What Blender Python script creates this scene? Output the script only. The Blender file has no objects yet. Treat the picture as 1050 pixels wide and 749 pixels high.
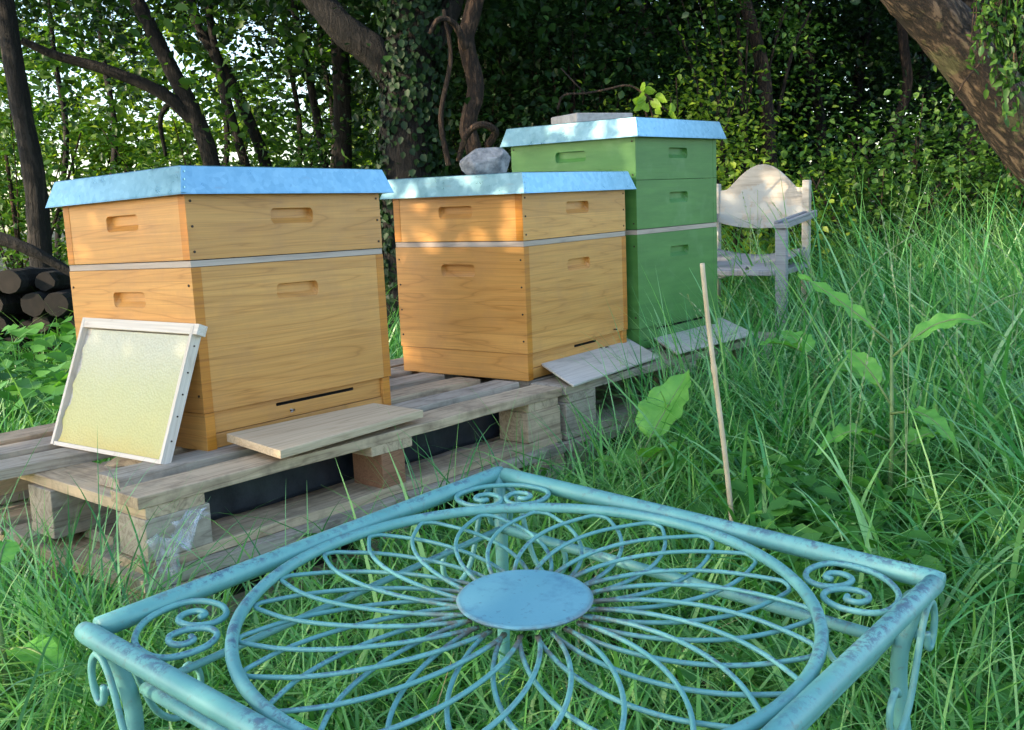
import bpy, bmesh, math, random
import numpy as np
from mathutils import Vector, Matrix
R = math.radians
rng = np.random.default_rng(7)
random.seed(7)
scn = bpy.context.scene
COL = scn.collection

# ------------------------------------------------------------------ camera
EYE = 0.78
F_PX, PITCH, ROLL = 1060.6, 0.15808, -0.04001
_c, _s = math.cos(PITCH), math.sin(PITCH)
_fw = Vector((0, _c, -_s)); _up = Vector((0, _s, _c)); _r = Vector((1, 0, 0))
_r2 = _r*math.cos(ROLL) + _up*math.sin(ROLL)
_u2 = -_r*math.sin(ROLL) + _up*math.cos(ROLL)
cam_d = bpy.data.cameras.new('camera'); cam = bpy.data.objects.new('camera', cam_d); COL.objects.link(cam)
m = Matrix.Identity(4)
for i, v in enumerate((_r2, _u2, -_fw)):
    for j in range(3): m[j][i] = v[j]
m.translation = (0, 0, EYE)
cam.matrix_world = m
cam_d.sensor_width = 36; cam_d.lens = 36*F_PX/1050
cam_d.clip_start = 0.02; cam_d.clip_end = 500
scn.camera = cam
def at(px, py, y):
    """point of the place at depth y that was measured at photo pixel (px, py)"""
    v = _fw + _r2*((px-525)/F_PX) - _u2*((py-374.5)/F_PX)
    v = v*(y/v.y)
    return Vector((v.x, v.y, v.z+EYE))

# ------------------------------------------------------------------ light
SUN_AZ = Vector((-0.90, -0.43, 0)).normalized(); SUN_EL = R(27)
w = bpy.data.worlds.new('World'); scn.world = w; w.use_nodes = True
nt = w.node_tree; nt.nodes.clear()
sky = nt.nodes.new('ShaderNodeTexSky'); sky.sky_type = 'NISHITA'; sky.sun_disc = False
sky.sun_elevation = SUN_EL; sky.sun_rotation = math.atan2(SUN_AZ.x, SUN_AZ.y)
bg = nt.nodes.new('ShaderNodeBackground'); bg.inputs[1].default_value = 0.15
wo = nt.nodes.new('ShaderNodeOutputWorld')
nt.links.new(sky.outputs[0], bg.inputs[0]); nt.links.new(bg.outputs[0], wo.inputs[0])
sd = bpy.data.lights.new('sun', 'SUN'); sd.energy = 2.6; sd.angle = R(0.53); sd.color = (1, .82, .58)
so = bpy.data.objects.new('sun', sd); COL.objects.link(so)
sdir = Vector((SUN_AZ.x*math.cos(SUN_EL), SUN_AZ.y*math.cos(SUN_EL), math.sin(SUN_EL)))
so.rotation_euler = sdir.to_track_quat('Z', 'Y').to_euler(); so.location = sdir*30
scn.view_settings.view_transform = 'Standard'; scn.view_settings.look = 'None'
scn.view_settings.exposure = 1.75; scn.view_settings.gamma = 1
scn.render.engine = 'CYCLES'
scn.cycles.use_denoising = True
scn.cycles.max_bounces = 6; scn.cycles.diffuse_bounces = 3; scn.cycles.glossy_bounces = 3
scn.cycles.transmission_bounces = 4; scn.cycles.transparent_max_bounces = 6

# ------------------------------------------------------------------ materials
class NT:
    def __init__(s, name):
        s.m = bpy.data.materials.new(name); s.m.use_nodes = True
        s.t = s.m.node_tree; s.t.nodes.clear()
        s.out = s.n('OutputMaterial')
    def n(s, typ, **kw):
        nd = s.t.nodes.new('ShaderNode'+typ)
        for k, v in kw.items(): setattr(nd, k, v)
        return nd
    def l(s, a, b): s.t.links.new(a, b)
    def val(s, sock, v):
        if hasattr(v, 'links') or isinstance(v, bpy.types.NodeSocket): s.l(v, sock)
        else: sock.default_value = v
    def coord(s, scale=(1, 1, 1), kind='Object', rnd=0.0):
        tc = s.n('TexCoord'); mp = s.n('Mapping'); s.l(tc.outputs[kind], mp.inputs[0])
        mp.inputs['Scale'].default_value = scale
        if rnd:
            oi = s.n('ObjectInfo'); mu = s.n('Math', operation='MULTIPLY'); s.l(oi.outputs['Random'], mu.inputs[0]); mu.inputs[1].default_value = rnd
            s.l(mu.outputs[0], mp.inputs['Location'])
        return mp.outputs[0]
    def noise(s, vec, scale=5, detail=4, rough=.55, dist=0):
        nd = s.n('TexNoise'); s.l(vec, nd.inputs['Vector']); nd.inputs['Scale'].default_value = scale
        nd.inputs['Detail'].default_value = detail; nd.inputs['Roughness'].default_value = rough; nd.inputs['Distortion'].default_value = dist
        return nd.outputs[0]
    def ramp(s, fac, *stops):
        nd = s.n('ValToRGB'); s.l(fac, nd.inputs[0]); e = nd.color_ramp.elements
        while len(e) < len(stops): e.new(.5)
        for q, (p, c) in zip(e, stops):
            q.position = p; q.color = (*c, 1) if len(c) == 3 else c
        return nd.outputs[0]
    def mix(s, fac, a, b, mode='MIX'):
        nd = s.n('Mix', data_type='RGBA', blend_type=mode)
        s.val(nd.inputs[0], fac)
        for q, v in ((6, a), (7, b)):
            if isinstance(v, tuple): nd.inputs[q].default_value = (*v, 1)
            else: s.l(v, nd.inputs[q])
        return nd.outputs[2]
    def math(s, op, a, b=0.0):
        nd = s.n('Math', operation=op); s.val(nd.inputs[0], a); s.val(nd.inputs[1], b); return nd.outputs[0]
    def bump(s, h, strength=.3, dist=.002):
        nd = s.n('Bump'); nd.inputs['Strength'].default_value = strength; nd.inputs['Distance'].default_value = dist
        s.l(h, nd.inputs['Height']); return nd.outputs[0]
    def pbr(s, col, rough=.6, metal=0.0, normal=None, **kw):
        b = s.n('BsdfPrincipled')
        if isinstance(col, tuple): b.inputs['Base Color'].default_value = (*col, 1)
        else: s.l(col, b.inputs['Base Color'])
        s.val(b.inputs['Roughness'], rough); s.val(b.inputs['Metallic'], metal)
        if normal: s.l(normal, b.inputs['Normal'])
        for k, v in kw.items(): s.val(b.inputs[k.replace('_', ' ')], v)
        s.l(b.outputs[0], s.out.inputs[0]); return s.m

def wood_mat(name, light, mid, dark, across='z', scale=1.0, rough=.6, knots=0.0, bump=.25, rnd=9.0, dirt=None, dirt_amt=.5):
    t = NT(name)
    sc = {'z': (.55, .55, 8.0), 'y': (.8, 9.0, 9.0)}[across]
    v = t.coord(tuple(q*scale for q in sc), rnd=rnd)
    n1 = t.noise(v, 1.6, 3, .5, .6)                      # slow cathedral figure
    rings = t.math('FRACT', t.math('MULTIPLY', n1, 9.0))
    rings = t.math('ABSOLUTE', t.math('SUBTRACT', rings, .5))
    rings = t.math('MULTIPLY', rings, 2.0)
    v2 = t.coord(tuple(q*scale for q in ((2.5, 2.5, 130) if across == 'z' else (2.5, 130, 130))), rnd=rnd)
    fine = t.noise(v2, 2.0, 3, .6)
    v3 = t.coord((3, 3, 3), rnd=rnd); big = t.noise(v3, 1.3, 3, .6)
    c = t.ramp(rings, (0, dark), (.16, mid), (.7, light))
    c = t.mix(.35, c, t.ramp(big, (.3, mid), (.7, light)))
    f2 = t.ramp(fine, (.3, (.72, .72, .72)), (.65, (1.06, 1.06, 1.06)))
    c = t.mix(.6, c, f2, 'MULTIPLY')
    if across == 'z' and scale == 1.0:      # boards glued edge to edge
        tc = t.n('TexCoord'); sx = t.n('SeparateXYZ'); t.l(tc.outputs['Object'], sx.inputs[0]); oi = t.n('ObjectInfo')
        zz = t.math('ADD', t.math('MULTIPLY', sx.outputs[2], 12.5), t.math('MULTIPLY', oi.outputs['Random'], 40.0))
        wn = t.n('TexWhiteNoise', noise_dimensions='1D'); t.l(t.math('FLOOR', zz), wn.inputs['W'])
        c = t.mix(.75, c, t.ramp(wn.outputs['Value'], (0, (.80, .76, .70)), (1, (1.0, 1.0, 1.0))), 'MULTIPLY')
        fr_ = t.math('FRACT', zz); c = t.mix(.6, c, t.ramp(fr_, (0, (.60, .55, .5)), (.022, (1, 1, 1))), 'MULTIPLY')
    if dirt:
        dn = t.noise(t.coord((6, 6, 6), rnd=rnd), 1.5, 5, .7)
        c = t.mix(t.math('MULTIPLY', t.ramp(dn, (.48, (0, 0, 0)), (.68, (1, 1, 1))), dirt_amt), c, dirt)
    return t.pbr(c, rough, normal=t.bump(fine, bump, .0015))

M = {}
M['wood'] = wood_mat('pine_varnished', (.75, .375, .098), (.69, .325, .078), (.50, .215, .045), rough=.42, bump=.15, dirt=(.45, .22, .08), dirt_amt=.35)
M['wood_end'] = wood_mat('pine_edge', (.64, .25, .022), (.56, .205, .018), (.42, .14, .014), rough=.45, bump=.15)
M['raw'] = wood_mat('raw_pale_wood', (.66, .51, .33), (.58, .43, .27), (.42, .29, .17), across='y', rough=.7)
M['strip'] = wood_mat('excluder_wood', (.60, .50, .42), (.52, .43, .36), (.42, .34, .29), rough=.7)
M['framewood'] = wood_mat('frame_wood', (.74, .66, .56), (.70, .61, .50), (.58, .48, .38), across='y', rough=.6, bump=.1)
M['pallet'] = wood_mat('pallet_weathered', (.62, .47, .30), (.47, .34, .21), (.25, .165, .10), across='y', rough=.85, bump=.6, dirt=(.14, .10, .065), dirt_amt=.6)
M['pallet_grey'] = wood_mat('pallet_greyed', (.50, .42, .32), (.39, .32, .24), (.20, .155, .11), across='y', rough=.85, bump=.6, dirt=(.12, .095, .07), dirt_amt=.6)
M['chipblock'] = wood_mat('chipboard', (.34, .17, .09), (.26, .12, .06), (.18, .08, .04), across='y', scale=4, rough=.9)
M['grey_ply'] = wood_mat('grey_plywood', (.66, .61, .53), (.60, .55, .47), (.46, .41, .35), across='y', rough=.75, dirt=(.34, .32, .28), dirt_amt=.5)
def green_paint():
    t = NT('green_paint'); v = t.coord((2, 2, 14), rnd=5)
    a = t.noise(v, 2.5, 5, .6); b = t.noise(t.coord((5, 5, 5), rnd=3), 1.6, 4, .6)
    c = t.ramp(a, (.3, (.055, .18, .036)), (.7, (.09, .25, .052)))
    c = t.mix(t.ramp(b, (.55, (0, 0, 0)), (.75, (.6, .6, .6))), c, (.14, .30, .11))
    f = t.noise(t.coord((2.5, 2.5, 130), rnd=2), 2, 3)
    return t.pbr(c, .5, normal=t.bump(f, .2, .0015))
M['green'] = green_paint()
def galv():
    t = NT('galvanised_sheet'); v = t.coord((3, 3, 3), rnd=5)
    a = t.noise(v, 9, 5, .65); sp = t.n('TexVoronoi'); t.l(v, sp.inputs[0]); sp.inputs['Scale'].default_value = 28
    b = t.noise(t.coord((4, 4, 18), rnd=5), 4, 5, .7)
    sb = t.n('RGBToBW'); t.l(sp.outputs['Color'], sb.inputs[0]); c = t.mix(.22, t.ramp(a, (.25, (.23, .43, .51)), (.75, (.30, .51, .59))), sb.outputs[0], 'SOFT_LIGHT')  # blue of the reflected sky tinted into the metal colour
    c = t.mix(t.ramp(b, (.60, (0, 0, 0)), (.78, (.55, .55, .55))), c, (.30, .33, .36))
    r = t.math('ADD', t.math('MULTIPLY', a, .22), .20)
    return t.pbr(c, r, .92, normal=t.bump(a, .12, .003))
M['galv'] = galv()
def paint_teal():
    t = NT('teal_metal_paint'); v = t.coord((1, 1, 1))
    a = t.noise(v, 34, 5, .7, .4); b = t.noise(v, 9, 4, .65); g = t.noise(v, 120, 3, .6)
    c = t.ramp(b, (.35, (.105, .33, .31)), (.65, (.17, .43, .395)))
    ge = t.n('NewGeometry'); sn = t.n('SeparateXYZ'); t.l(ge.outputs['Normal'], sn.inputs[0])
    topm = t.ramp(sn.outputs[2], (.45, (.12, .12, .12)), (.85, (1, 1, 1))); a2 = t.noise(v, 85, 5, .75)
    wear = t.math('MULTIPLY', t.math('MULTIPLY', t.ramp(a2, (.47, (0, 0, 0)), (.57, (1, 1, 1))), t.ramp(b, (.42, (0, 0, 0)), (.56, (1, 1, 1)))), topm)
    c = t.mix(t.math('MULTIPLY', wear, .75), c, (.055, .085, .15))
    rust = t.ramp(g, (.60, (0, 0, 0)), (.68, (1, 1, 1)))
    c = t.mix(t.math('MULTIPLY', rust, .25), c, (.16, .08, .05))
    vl = t.n('VectorMath', operation='LENGTH'); t.l(v, vl.inputs[0])      # rust where the wires are welded to the disc
    rr_ = t.math('MULTIPLY', t.ramp(vl.outputs['Value'], (.075, (1, 1, 1)), (.125, (0, 0, 0))), t.ramp(t.noise(v, 60, 4, .7), (.40, (0, 0, 0)), (.55, (1, 1, 1))))
    c = t.mix(t.math('MULTIPLY', rr_, .8), c, (.13, .075, .045))
    return t.pbr(c, .48, normal=t.bump(t.mix(.5, a, g), .3, .0008), Specular_IOR_Level=.6)
M['teal'] = paint_teal()
def disc_paint():
    t = NT('disc_paint'); v = t.coord(); a = t.noise(v, 30, 6, .7); b = t.noise(v, 8, 4)
    c = t.ramp(b, (.3, (.13, .36, .42)), (.7, (.18, .43, .49)))
    c = t.mix(t.ramp(a, (.54, (0, 0, 0)), (.70, (.55, .55, .55))), c, (.06, .18, .28))
    vl = t.n('VectorMath', operation='LENGTH'); t.l(v, vl.inputs[0]); fn = t.noise(v, 130, 4, .7)
    c = t.mix(t.ramp(fn, (.60, (0, 0, 0)), (.70, (.6, .6, .6))), c, (.07, .14, .20))
    edge = t.math('MULTIPLY', t.ramp(vl.outputs['Value'], (.0655, (0, 0, 0)), (.0685, (1, 1, 1))), t.ramp(t.noise(v, 45, 3), (.35, (.2, .2, .2)), (.55, (1, 1, 1))))
    c = t.mix(t.math('MULTIPLY', edge, .85), c, (.11, .06, .04))
    return t.pbr(c, .42, normal=t.bump(a, .2, .0008))
M['disc'] = disc_paint()
def simple(name, c1, c2, scale=8, rough=.7, bump=.3, dist=.004, **kw):
    t = NT(name); a = t.noise(t.coord(rnd=4), scale, 6, .65)
    return t.pbr(t.ramp(a, (.35, c1), (.65, c2)), rough, normal=t.bump(a, bump, dist), **kw)
M['screw'] = simple('screw_steel', (.03, .018, .010), (.06, .035, .02), 50)
M['black'] = simple('slot_shade', (.012, .010, .008), (.02, .016, .012))  # shade inside the entrance slots, painted as a near-black colour
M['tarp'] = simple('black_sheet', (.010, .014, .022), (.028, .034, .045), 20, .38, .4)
M['granite'] = simple('granite', (.13, .13, .13), (.40, .38, .36), 38, .85, .7, .01)
M['slab'] = simple('paving_slab', (.30, .27, .24), (.48, .44, .40), 30, .9, .5, .004)
M['bamboo'] = simple('bamboo', (.50, .40, .26), (.64, .54, .38), 14, .5, .2)
M['soil'] = simple('soil', (.030, .022, .014), (.075, .055, .035), 10, .95, 1.0, .02)
M['bee'] = simple('bee_fuzz', (.015, .009, .004), (.07, .035, .012), 300, .8)
M['wing'] = NT('bee_wing').pbr((.5, .5, .5), .3, Alpha=.45)
def wax():
    t = NT('wax_foundation'); v = t.coord(); a = t.noise(v, 5, 4, .6)
    tc = t.n('TexCoord'); sx = t.n('SeparateXYZ'); t.l(tc.outputs['Object'], sx.inputs[0])
    low = t.math('ADD', t.math('MULTIPLY', sx.outputs[2], 3.4), t.math('MULTIPLY', a, .35))
    c = t.ramp(low, (.12, (.52, .37, .06)), (.32, (.50, .47, .16)), (.65, (.50, .50, .24)), (1, (.55, .54, .40)))
    vo = t.n('TexVoronoi'); t.l(v, vo.inputs[0]); vo.inputs['Scale'].default_value = 190; c = t.mix(t.ramp(vo.outputs[0], (.25, (0, 0, 0)), (.6, (.16, .16, .16))), c, (.36, .28, .08))
    return t.pbr(c, .4, normal=t.bump(vo.outputs[0], .5, .0015))
M['wax'] = wax()
def chair_wood():
    t = NT('peeling_chair_wood'); v = t.coord((3, 3, 26), rnd=3); a = t.noise(v, 2.2, 5, .7, .4); b = t.noise(t.coord(), 7, 5, .7)
    c = t.ramp(a, (.3, (.34, .29, .23)), (.6, (.52, .46, .38)))
    c = t.mix(t.ramp(b, (.50, (0, 0, 0)), (.56, (1, 1, 1))), c, (.43, .43, .40))
    return t.pbr(c, .8, normal=t.bump(t.mix(.5, a, b), .7, .004))
M['chairback'] = chair_wood()
M['chairgrey'] = wood_mat('chair_grey_wood', (.40, .40, .42), (.33, .33, .35), (.22, .22, .24), rough=.8, bump=.5)
def bark(name, c1, c2, c3, sc=(9, 9, 2.0), amt=1.0, moss=None, axis=None):
    t = NT(name)
    if axis is None: v = t.coord(sc, rnd=6)
    else:
        ax = Vector(axis).normalized(); a1 = ax.cross(Vector((0, 0, 1))).normalized(); a2 = ax.cross(a1); tc = t.n('TexCoord'); cb_ = t.n('CombineXYZ')
        for i, (q, k) in enumerate(((a1, sc[0]), (a2, sc[1]), (ax, sc[2]))):
            d = t.n('VectorMath', operation='DOT_PRODUCT'); t.l(tc.outputs['Object'], d.inputs[0]); d.inputs[1].default_value = q*k; t.l(d.outputs['Value'], cb_.inputs[i])
        v = cb_.outputs[0]
        wn = t.n('TexNoise'); t.l(v, wn.inputs['Vector']); wn.inputs['Scale'].default_value = .8; wn.inputs['Detail'].default_value = 3
        v = t.mix(.06, v, wn.outputs['Color'], 'ADD')
    a = t.noise(v, 2.2, 6, .7, .5); rg_ = t.noise(v, 1.7, 7, .66, .15)
    h = t.math('ADD', t.math('MULTIPLY', a, .45), t.math('MINIMUM', t.math('MULTIPLY', t.math('ABSOLUTE', t.math('SUBTRACT', rg_, .5)), 5.5), .62))
    c = t.ramp(h, (.22, c1), (.55, c2), (.88, c3))
    if moss:
        q = t.noise(t.coord((2, 2, 2), rnd=3), 2.4, 5, .7); c = t.mix(t.ramp(q, (.54, (0, 0, 0)), (.62, (.7, .7, .7))), c, moss)
    return t.pbr(c, .9, normal=t.bump(h, amt, .03))
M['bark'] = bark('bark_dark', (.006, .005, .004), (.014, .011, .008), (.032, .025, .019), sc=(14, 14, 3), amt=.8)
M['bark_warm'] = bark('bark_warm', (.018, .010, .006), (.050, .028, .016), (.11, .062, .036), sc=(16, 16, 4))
M['bark_willow'] = bark('bark_willow', (.018, .013, .009), (.078, .050, .033), (.21, .14, .09), sc=(16, 16, 4.5), amt=.9, axis=(-.65, -.12, .62), moss=(.17, .17, .07))
M['logend'] = simple('log_end', (.012, .010, .008), (.028, .021, .016), 14, .9, .6)
def leaf(name, c1, c2, c3, trans=.42, rough=.45, spec=.4):
    t = NT(name); g = t.n('NewGeometry'); c = t.ramp(g.outputs['Random Per Island'], (0, c1), (.5, c2), (1, c3))
    b = t.n('BsdfPrincipled'); t.l(c, b.inputs['Base Color']); b.inputs['Roughness'].default_value = rough; b.inputs['Specular IOR Level'].default_value = spec
    tr = t.n('BsdfTranslucent'); tc = t.mix(1.0, c, (1.0, 1.15, .45), 'MULTIPLY'); t.l(tc, tr.inputs[0])
    mx = t.n('MixShader'); mx.inputs[0].default_value = trans; t.l(b.outputs[0], mx.inputs[1]); t.l(tr.outputs[0], mx.inputs[2]); t.l(mx.outputs[0], t.out.inputs[0])
    return t.m
M['leaf_shaded'] = leaf('leaf_shaded', (.010, .034, .012), (.020, .058, .016), (.045, .11, .026), .30)  # shade of the wood put into the leaf colour
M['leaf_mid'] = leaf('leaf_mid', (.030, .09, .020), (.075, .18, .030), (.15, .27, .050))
M['leaf_sunlit'] = leaf('leaf_sunlit', (.10, .20, .025), (.20, .33, .035), (.36, .46, .06), .5)  # sunlight on the foliage put into the leaf colour
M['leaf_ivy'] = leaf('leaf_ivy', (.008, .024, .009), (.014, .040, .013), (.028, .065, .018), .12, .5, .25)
M['grass'] = leaf('grass_blade', (.040, .18, .030), (.14, .42, .085), (.38, .64, .21), .36, .35, .6)
M['grass_tall'] = leaf('grass_tall_blade', (.030, .19, .045), (.14, .45, .12), (.42, .70, .30), .34, .32, .8)
M['straw'] = leaf('dry_straw', (.30, .24, .12), (.42, .34, .18), (.52, .44, .26), .3, .6)
M['herb'] = leaf('herb_leaf', (.05, .19, .035), (.09, .28, .05), (.15, .38, .07), .40)
def dock_mat():
    t = NT('dock_leaf'); v = t.coord((1, 1, 1)); a = t.noise(v, 22, 5, .6)
    c = t.ramp(a, (.3, (.12, .40, .06)), (.7, (.23, .56, .10)))
    b = t.n('BsdfPrincipled'); t.l(c, b.inputs['Base Color']); b.inputs['Roughness'].default_value = .42
    t.l(t.bump(a, .5, .003), b.inputs['Normal'])
    tr = t.n('BsdfTranslucent'); t.l(t.mix(1.0, c, (1.1, 1.2, .4), 'MULTIPLY'), tr.inputs[0])
    mx = t.n('MixShader'); mx.inputs[0].default_value = .4; t.l(b.outputs[0], mx.inputs[1]); t.l(tr.outputs[0], mx.inputs[2]); t.l(mx.outputs[0], t.out.inputs[0]); return t.m
M['dock'] = dock_mat()
M['stem'] = simple('green_stem', (.10, .18, .05), (.20, .28, .10), 20, .6)
def film():
    t = NT('clear_plastic_film'); b = t.n('BsdfPrincipled'); b.inputs['Base Color'].default_value = (.8, .84, .88, 1); b.inputs['Roughness'].default_value = .15
    b.inputs['Specular IOR Level'].default_value = .9
    tp = t.n('BsdfTransparent'); mx = t.n('MixShader'); a = t.noise(t.coord((1, 1, 1)), 60, 4, .7)
    t.l(t.ramp(a, (.4, (.05, .05, .05)), (.68, (.38, .38, .38))), mx.inputs[0]); t.l(tp.outputs[0], mx.inputs[1]); t.l(b.outputs[0], mx.inputs[2]); t.l(mx.outputs[0], t.out.inputs[0])
    return t.m
M['film'] = film()

# ------------------------------------------------------------------ mesh helpers
class MB:
    def __init__(s): s.v = []; s.f = []; s.mi = []
    def add(s, vs, fs, mi=0):
        k = len(s.v); s.v += [tuple(q) for q in vs]
        for i, f in enumerate(fs):
            s.f.append(tuple(k+j for j in f)); s.mi.append(mi[i] if isinstance(mi, (list, tuple)) else mi)
        return s
    def box(s, x0, x1, y0, y1, z0, z1, mi=0):
        return s.add([(x0,y0,z0),(x1,y0,z0),(x1,y1,z0),(x0,y1,z0),(x0,y0,z1),(x1,y0,z1),(x1,y1,z1),(x0,y1,z1)],
                     [(0,3,2,1),(4,5,6,7),(0,1,5,4),(1,2,6,5),(2,3,7,6),(3,0,4,7)], mi)
    def xf(s, mat):
        s.v = [tuple(mat @ Vector(q)) for q in s.v]; return s
    def tube(s, pts, rad, n=8, caps=True, mi=0, noise=0.0):
        pts = [Vector(p) for p in pts]; N = len(pts)
        if not hasattr(rad, '__len__'): rad = [rad]*N
        t = [(pts[min(i+1, N-1)]-pts[max(i-1, 0)]).normalized() for i in range(N)]
        a = Vector((0, 0, 1)) if abs(t[0].z) < .9 else Vector((1, 0, 0))
        u = (a - t[0]*a.dot(t[0])).normalized(); vs = []
        for i in range(N):
            u = (u - t[i]*u.dot(t[i])).normalized(); w_ = t[i].cross(u)
            for k in range(n):
                an = 2*math.pi*k/n; r = rad[i]*(1+(random.uniform(-noise, noise) if noise else 0))
                vs.append(pts[i]+(u*math.cos(an)+w_*math.sin(an))*r)
        fs = [(i*n+k, i*n+(k+1) % n, (i+1)*n+(k+1) % n, (i+1)*n+k) for i in range(N-1) for k in range(n)]
        if caps: fs += [tuple(range(n-1, -1, -1)), tuple((N-1)*n+k for k in range(n))]
        return s.add(vs, fs, mi)
    def build(s, name, mats, parent=None, smooth=False, bevel=0.0, loc=None, rot=None, subs=0):
        me = bpy.data.meshes.new(name); me.from_pydata(s.v, [], s.f)
        if not isinstance(mats, (list, tuple)): mats = [mats]
        for q in mats: me.materials.append(q)
        if len(mats) > 1: me.polygons.foreach_set('material_index', s.mi)
        if smooth: me.polygons.foreach_set('use_smooth', [True]*len(me.polygons))
        me.update()
        o = bpy.data.objects.new(name, me); COL.objects.link(o); o.parent = parent
        if loc is not None: o.location = loc
        if rot is not None: o.rotation_euler = rot
        if bevel:
            b = o.modifiers.new('bevel', 'BEVEL'); b.width = bevel; b.segments = 2; b.limit_method = 'ANGLE'; b.angle_limit = R(40)
        if subs:
            b = o.modifiers.new('sub', 'SUBSURF'); b.levels = subs; b.render_levels = subs
        return o
def tag(o, label=None, cat=None, group=None, kind=None):
    for k, v in (('label', label), ('category', cat), ('group', group), ('kind', kind)):
        if v: o[k] = v
    return o
def thing(name, label, cat, loc=(0, 0, 0), rot=(0, 0, 0), group=None):
    o = bpy.data.objects.new(name, None); COL.objects.link(o); o.location = loc; o.rotation_euler = rot; o.empty_display_size = .1
    return tag(o, label, cat, group)
def smooth_path(pts, k=6):
    P = [Vector(p) for p in pts]; P = [P[0]*2-P[1]]+P+[P[-1]*2-P[-2]]; out = []
    for i in range(1, len(P)-2):
        for j in range(k):
            t = j/k; a, b, c, d = P[i-1:i+3]
            out.append(.5*((2*b)+(c-a)*t+(2*a-5*b+4*c-d)*t*t+(3*b-a-3*c+d)*t**3))
    out.append(P[-2]); return out
def np_mesh(name, V, Q, mat, parent=None, smooth=True, k=4):
    """V (n,3) floats, Q (m,k) indices"""
    me = bpy.data.meshes.new(name); me.vertices.add(len(V)); me.vertices.foreach_set('co', V.astype(np.float32).ravel())
    me.loops.add(Q.size); me.loops.foreach_set('vertex_index', Q.astype(np.int32).ravel())
    me.polygons.add(len(Q)); me.polygons.foreach_set('loop_start', np.arange(0, Q.size, k, dtype=np.int32)); me.polygons.foreach_set('loop_total', np.full(len(Q), k, dtype=np.int32))
    if smooth: me.polygons.foreach_set('use_smooth', np.ones(len(Q), dtype=bool))
    me.materials.append(mat); me.update(calc_edges=True)
    o = bpy.data.objects.new(name, me); COL.objects.link(o); o.parent = parent; return o
def nrm(a): return a/np.maximum(np.linalg.norm(a, axis=1, keepdims=True), 1e-9)
def leaf_arrays(C, D, Nn, L, W, fold=.18, droop=.15):
    """leaves: base C, direction D, normal N, length L, half width W -> 6 verts, 2 quads each"""
    n = len(C); D = nrm(D); S = nrm(np.cross(D, Nn)); Nn = np.cross(S, D); L = L[:, None]; W = W[:, None]
    b = C; tip = C+D*L-Nn*L*droop
    l1 = C+D*L*.28+S*W*.85+Nn*W*fold; l2 = C+D*L*.66+S*W*.72+Nn*W*fold-Nn*L*droop*.4
    r1 = C+D*L*.28-S*W*.85+Nn*W*fold; r2 = C+D*L*.66-S*W*.72+Nn*W*fold-Nn*L*droop*.4
    V = np.stack([b, l1, l2, tip, r2, r1], 1).reshape(-1, 3); i = np.arange(n)[:, None]*6
    Q = np.concatenate([i+np.array([[0, 3, 2, 1]]), i+np.array([[0, 5, 4, 3]])], 0)
    return V, Q
def cloud_arrays(n, rad, size, clumps=60, spread=.26, shell=.5, g=rng, flat=.5, aspect=.36):
    """leaf cloud in an ellipsoid rad, leaves gathered in clumps along twigs"""
    d = nrm(g.normal(size=(clumps, 3))); r = g.random(clumps)**(1/3)*(1-shell)+shell*g.random(clumps)**.2
    cc = d*r[:, None]*np.array(rad)
    k = g.integers(0, clumps, n); tw = nrm(g.normal(size=(clumps, 3))*[1, 1, .5])
    sc = spread*(.5+g.random(clumps))[k][:, None]
    C = cc[k]+tw[k]*g.normal(size=(n, 1))*sc*1.3+g.normal(size=(n, 3))*sc*[.6, .6, .4]
    D = nrm(g.normal(size=(n, 3))*[1, 1, .5]-[0, 0, .25]+tw[k]*.5); Nn = nrm(g.normal(size=(n, 3))*flat+[0, 0, 1])
    L = size*g.uniform(.45, 1.35, n)
    return leaf_arrays(C, D, Nn, L, L*aspect*g.uniform(.8, 1.2, n))
def cloud(name, n, rad, size, mat, parent=None, **kw):
    V, Q = cloud_arrays(n, rad, size, **kw); return np_mesh(name, V, Q, mat, parent)

# ------------------------------------------------------------------ ground
def ground_z(x, y):
    return 0.02*math.sin(x*1.7+y*.9)+0.015*math.sin(x*3.1-y*2.3)
mb = MB(); N = 80; xs = [-60+120*((i/N-.5)*2)**3/2+60 if False else 60*((i/N-.5)*2)**3 for i in range(N+1)]; ys = [60*((i/N-.5)*2)**3+3 for i in range(N+1)]
mb.v = [(x, y, ground_z(x, y)-.0) for y in ys for x in xs]
mb.f = [(j*(N+1)+i, j*(N+1)+i+1, (j+1)*(N+1)+i+1, (j+1)*(N+1)+i) for j in range(N) for i in range(N)]; mb.mi = [0]*len(mb.f)
def ground_mat():
    t = NT('ground_soil_moss'); v = t.coord(); a = t.noise(v, 3, 6, .7); b = t.noise(v, 40, 4, .7)
    c = t.mix(t.ramp(a, (.4, (0, 0, 0)), (.6, (1, 1, 1))), (.045, .034, .022), (.035, .065, .018)); c = t.mix(.5, c, t.ramp(b, (.3, (.3, .3, .3)), (.7, (1, 1, 1))), 'MULTIPLY')
    return t.pbr(c, .95, normal=t.bump(b, 1, .02))
tag(mb.build('ground', ground_mat(), smooth=True), kind='structure')

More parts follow.
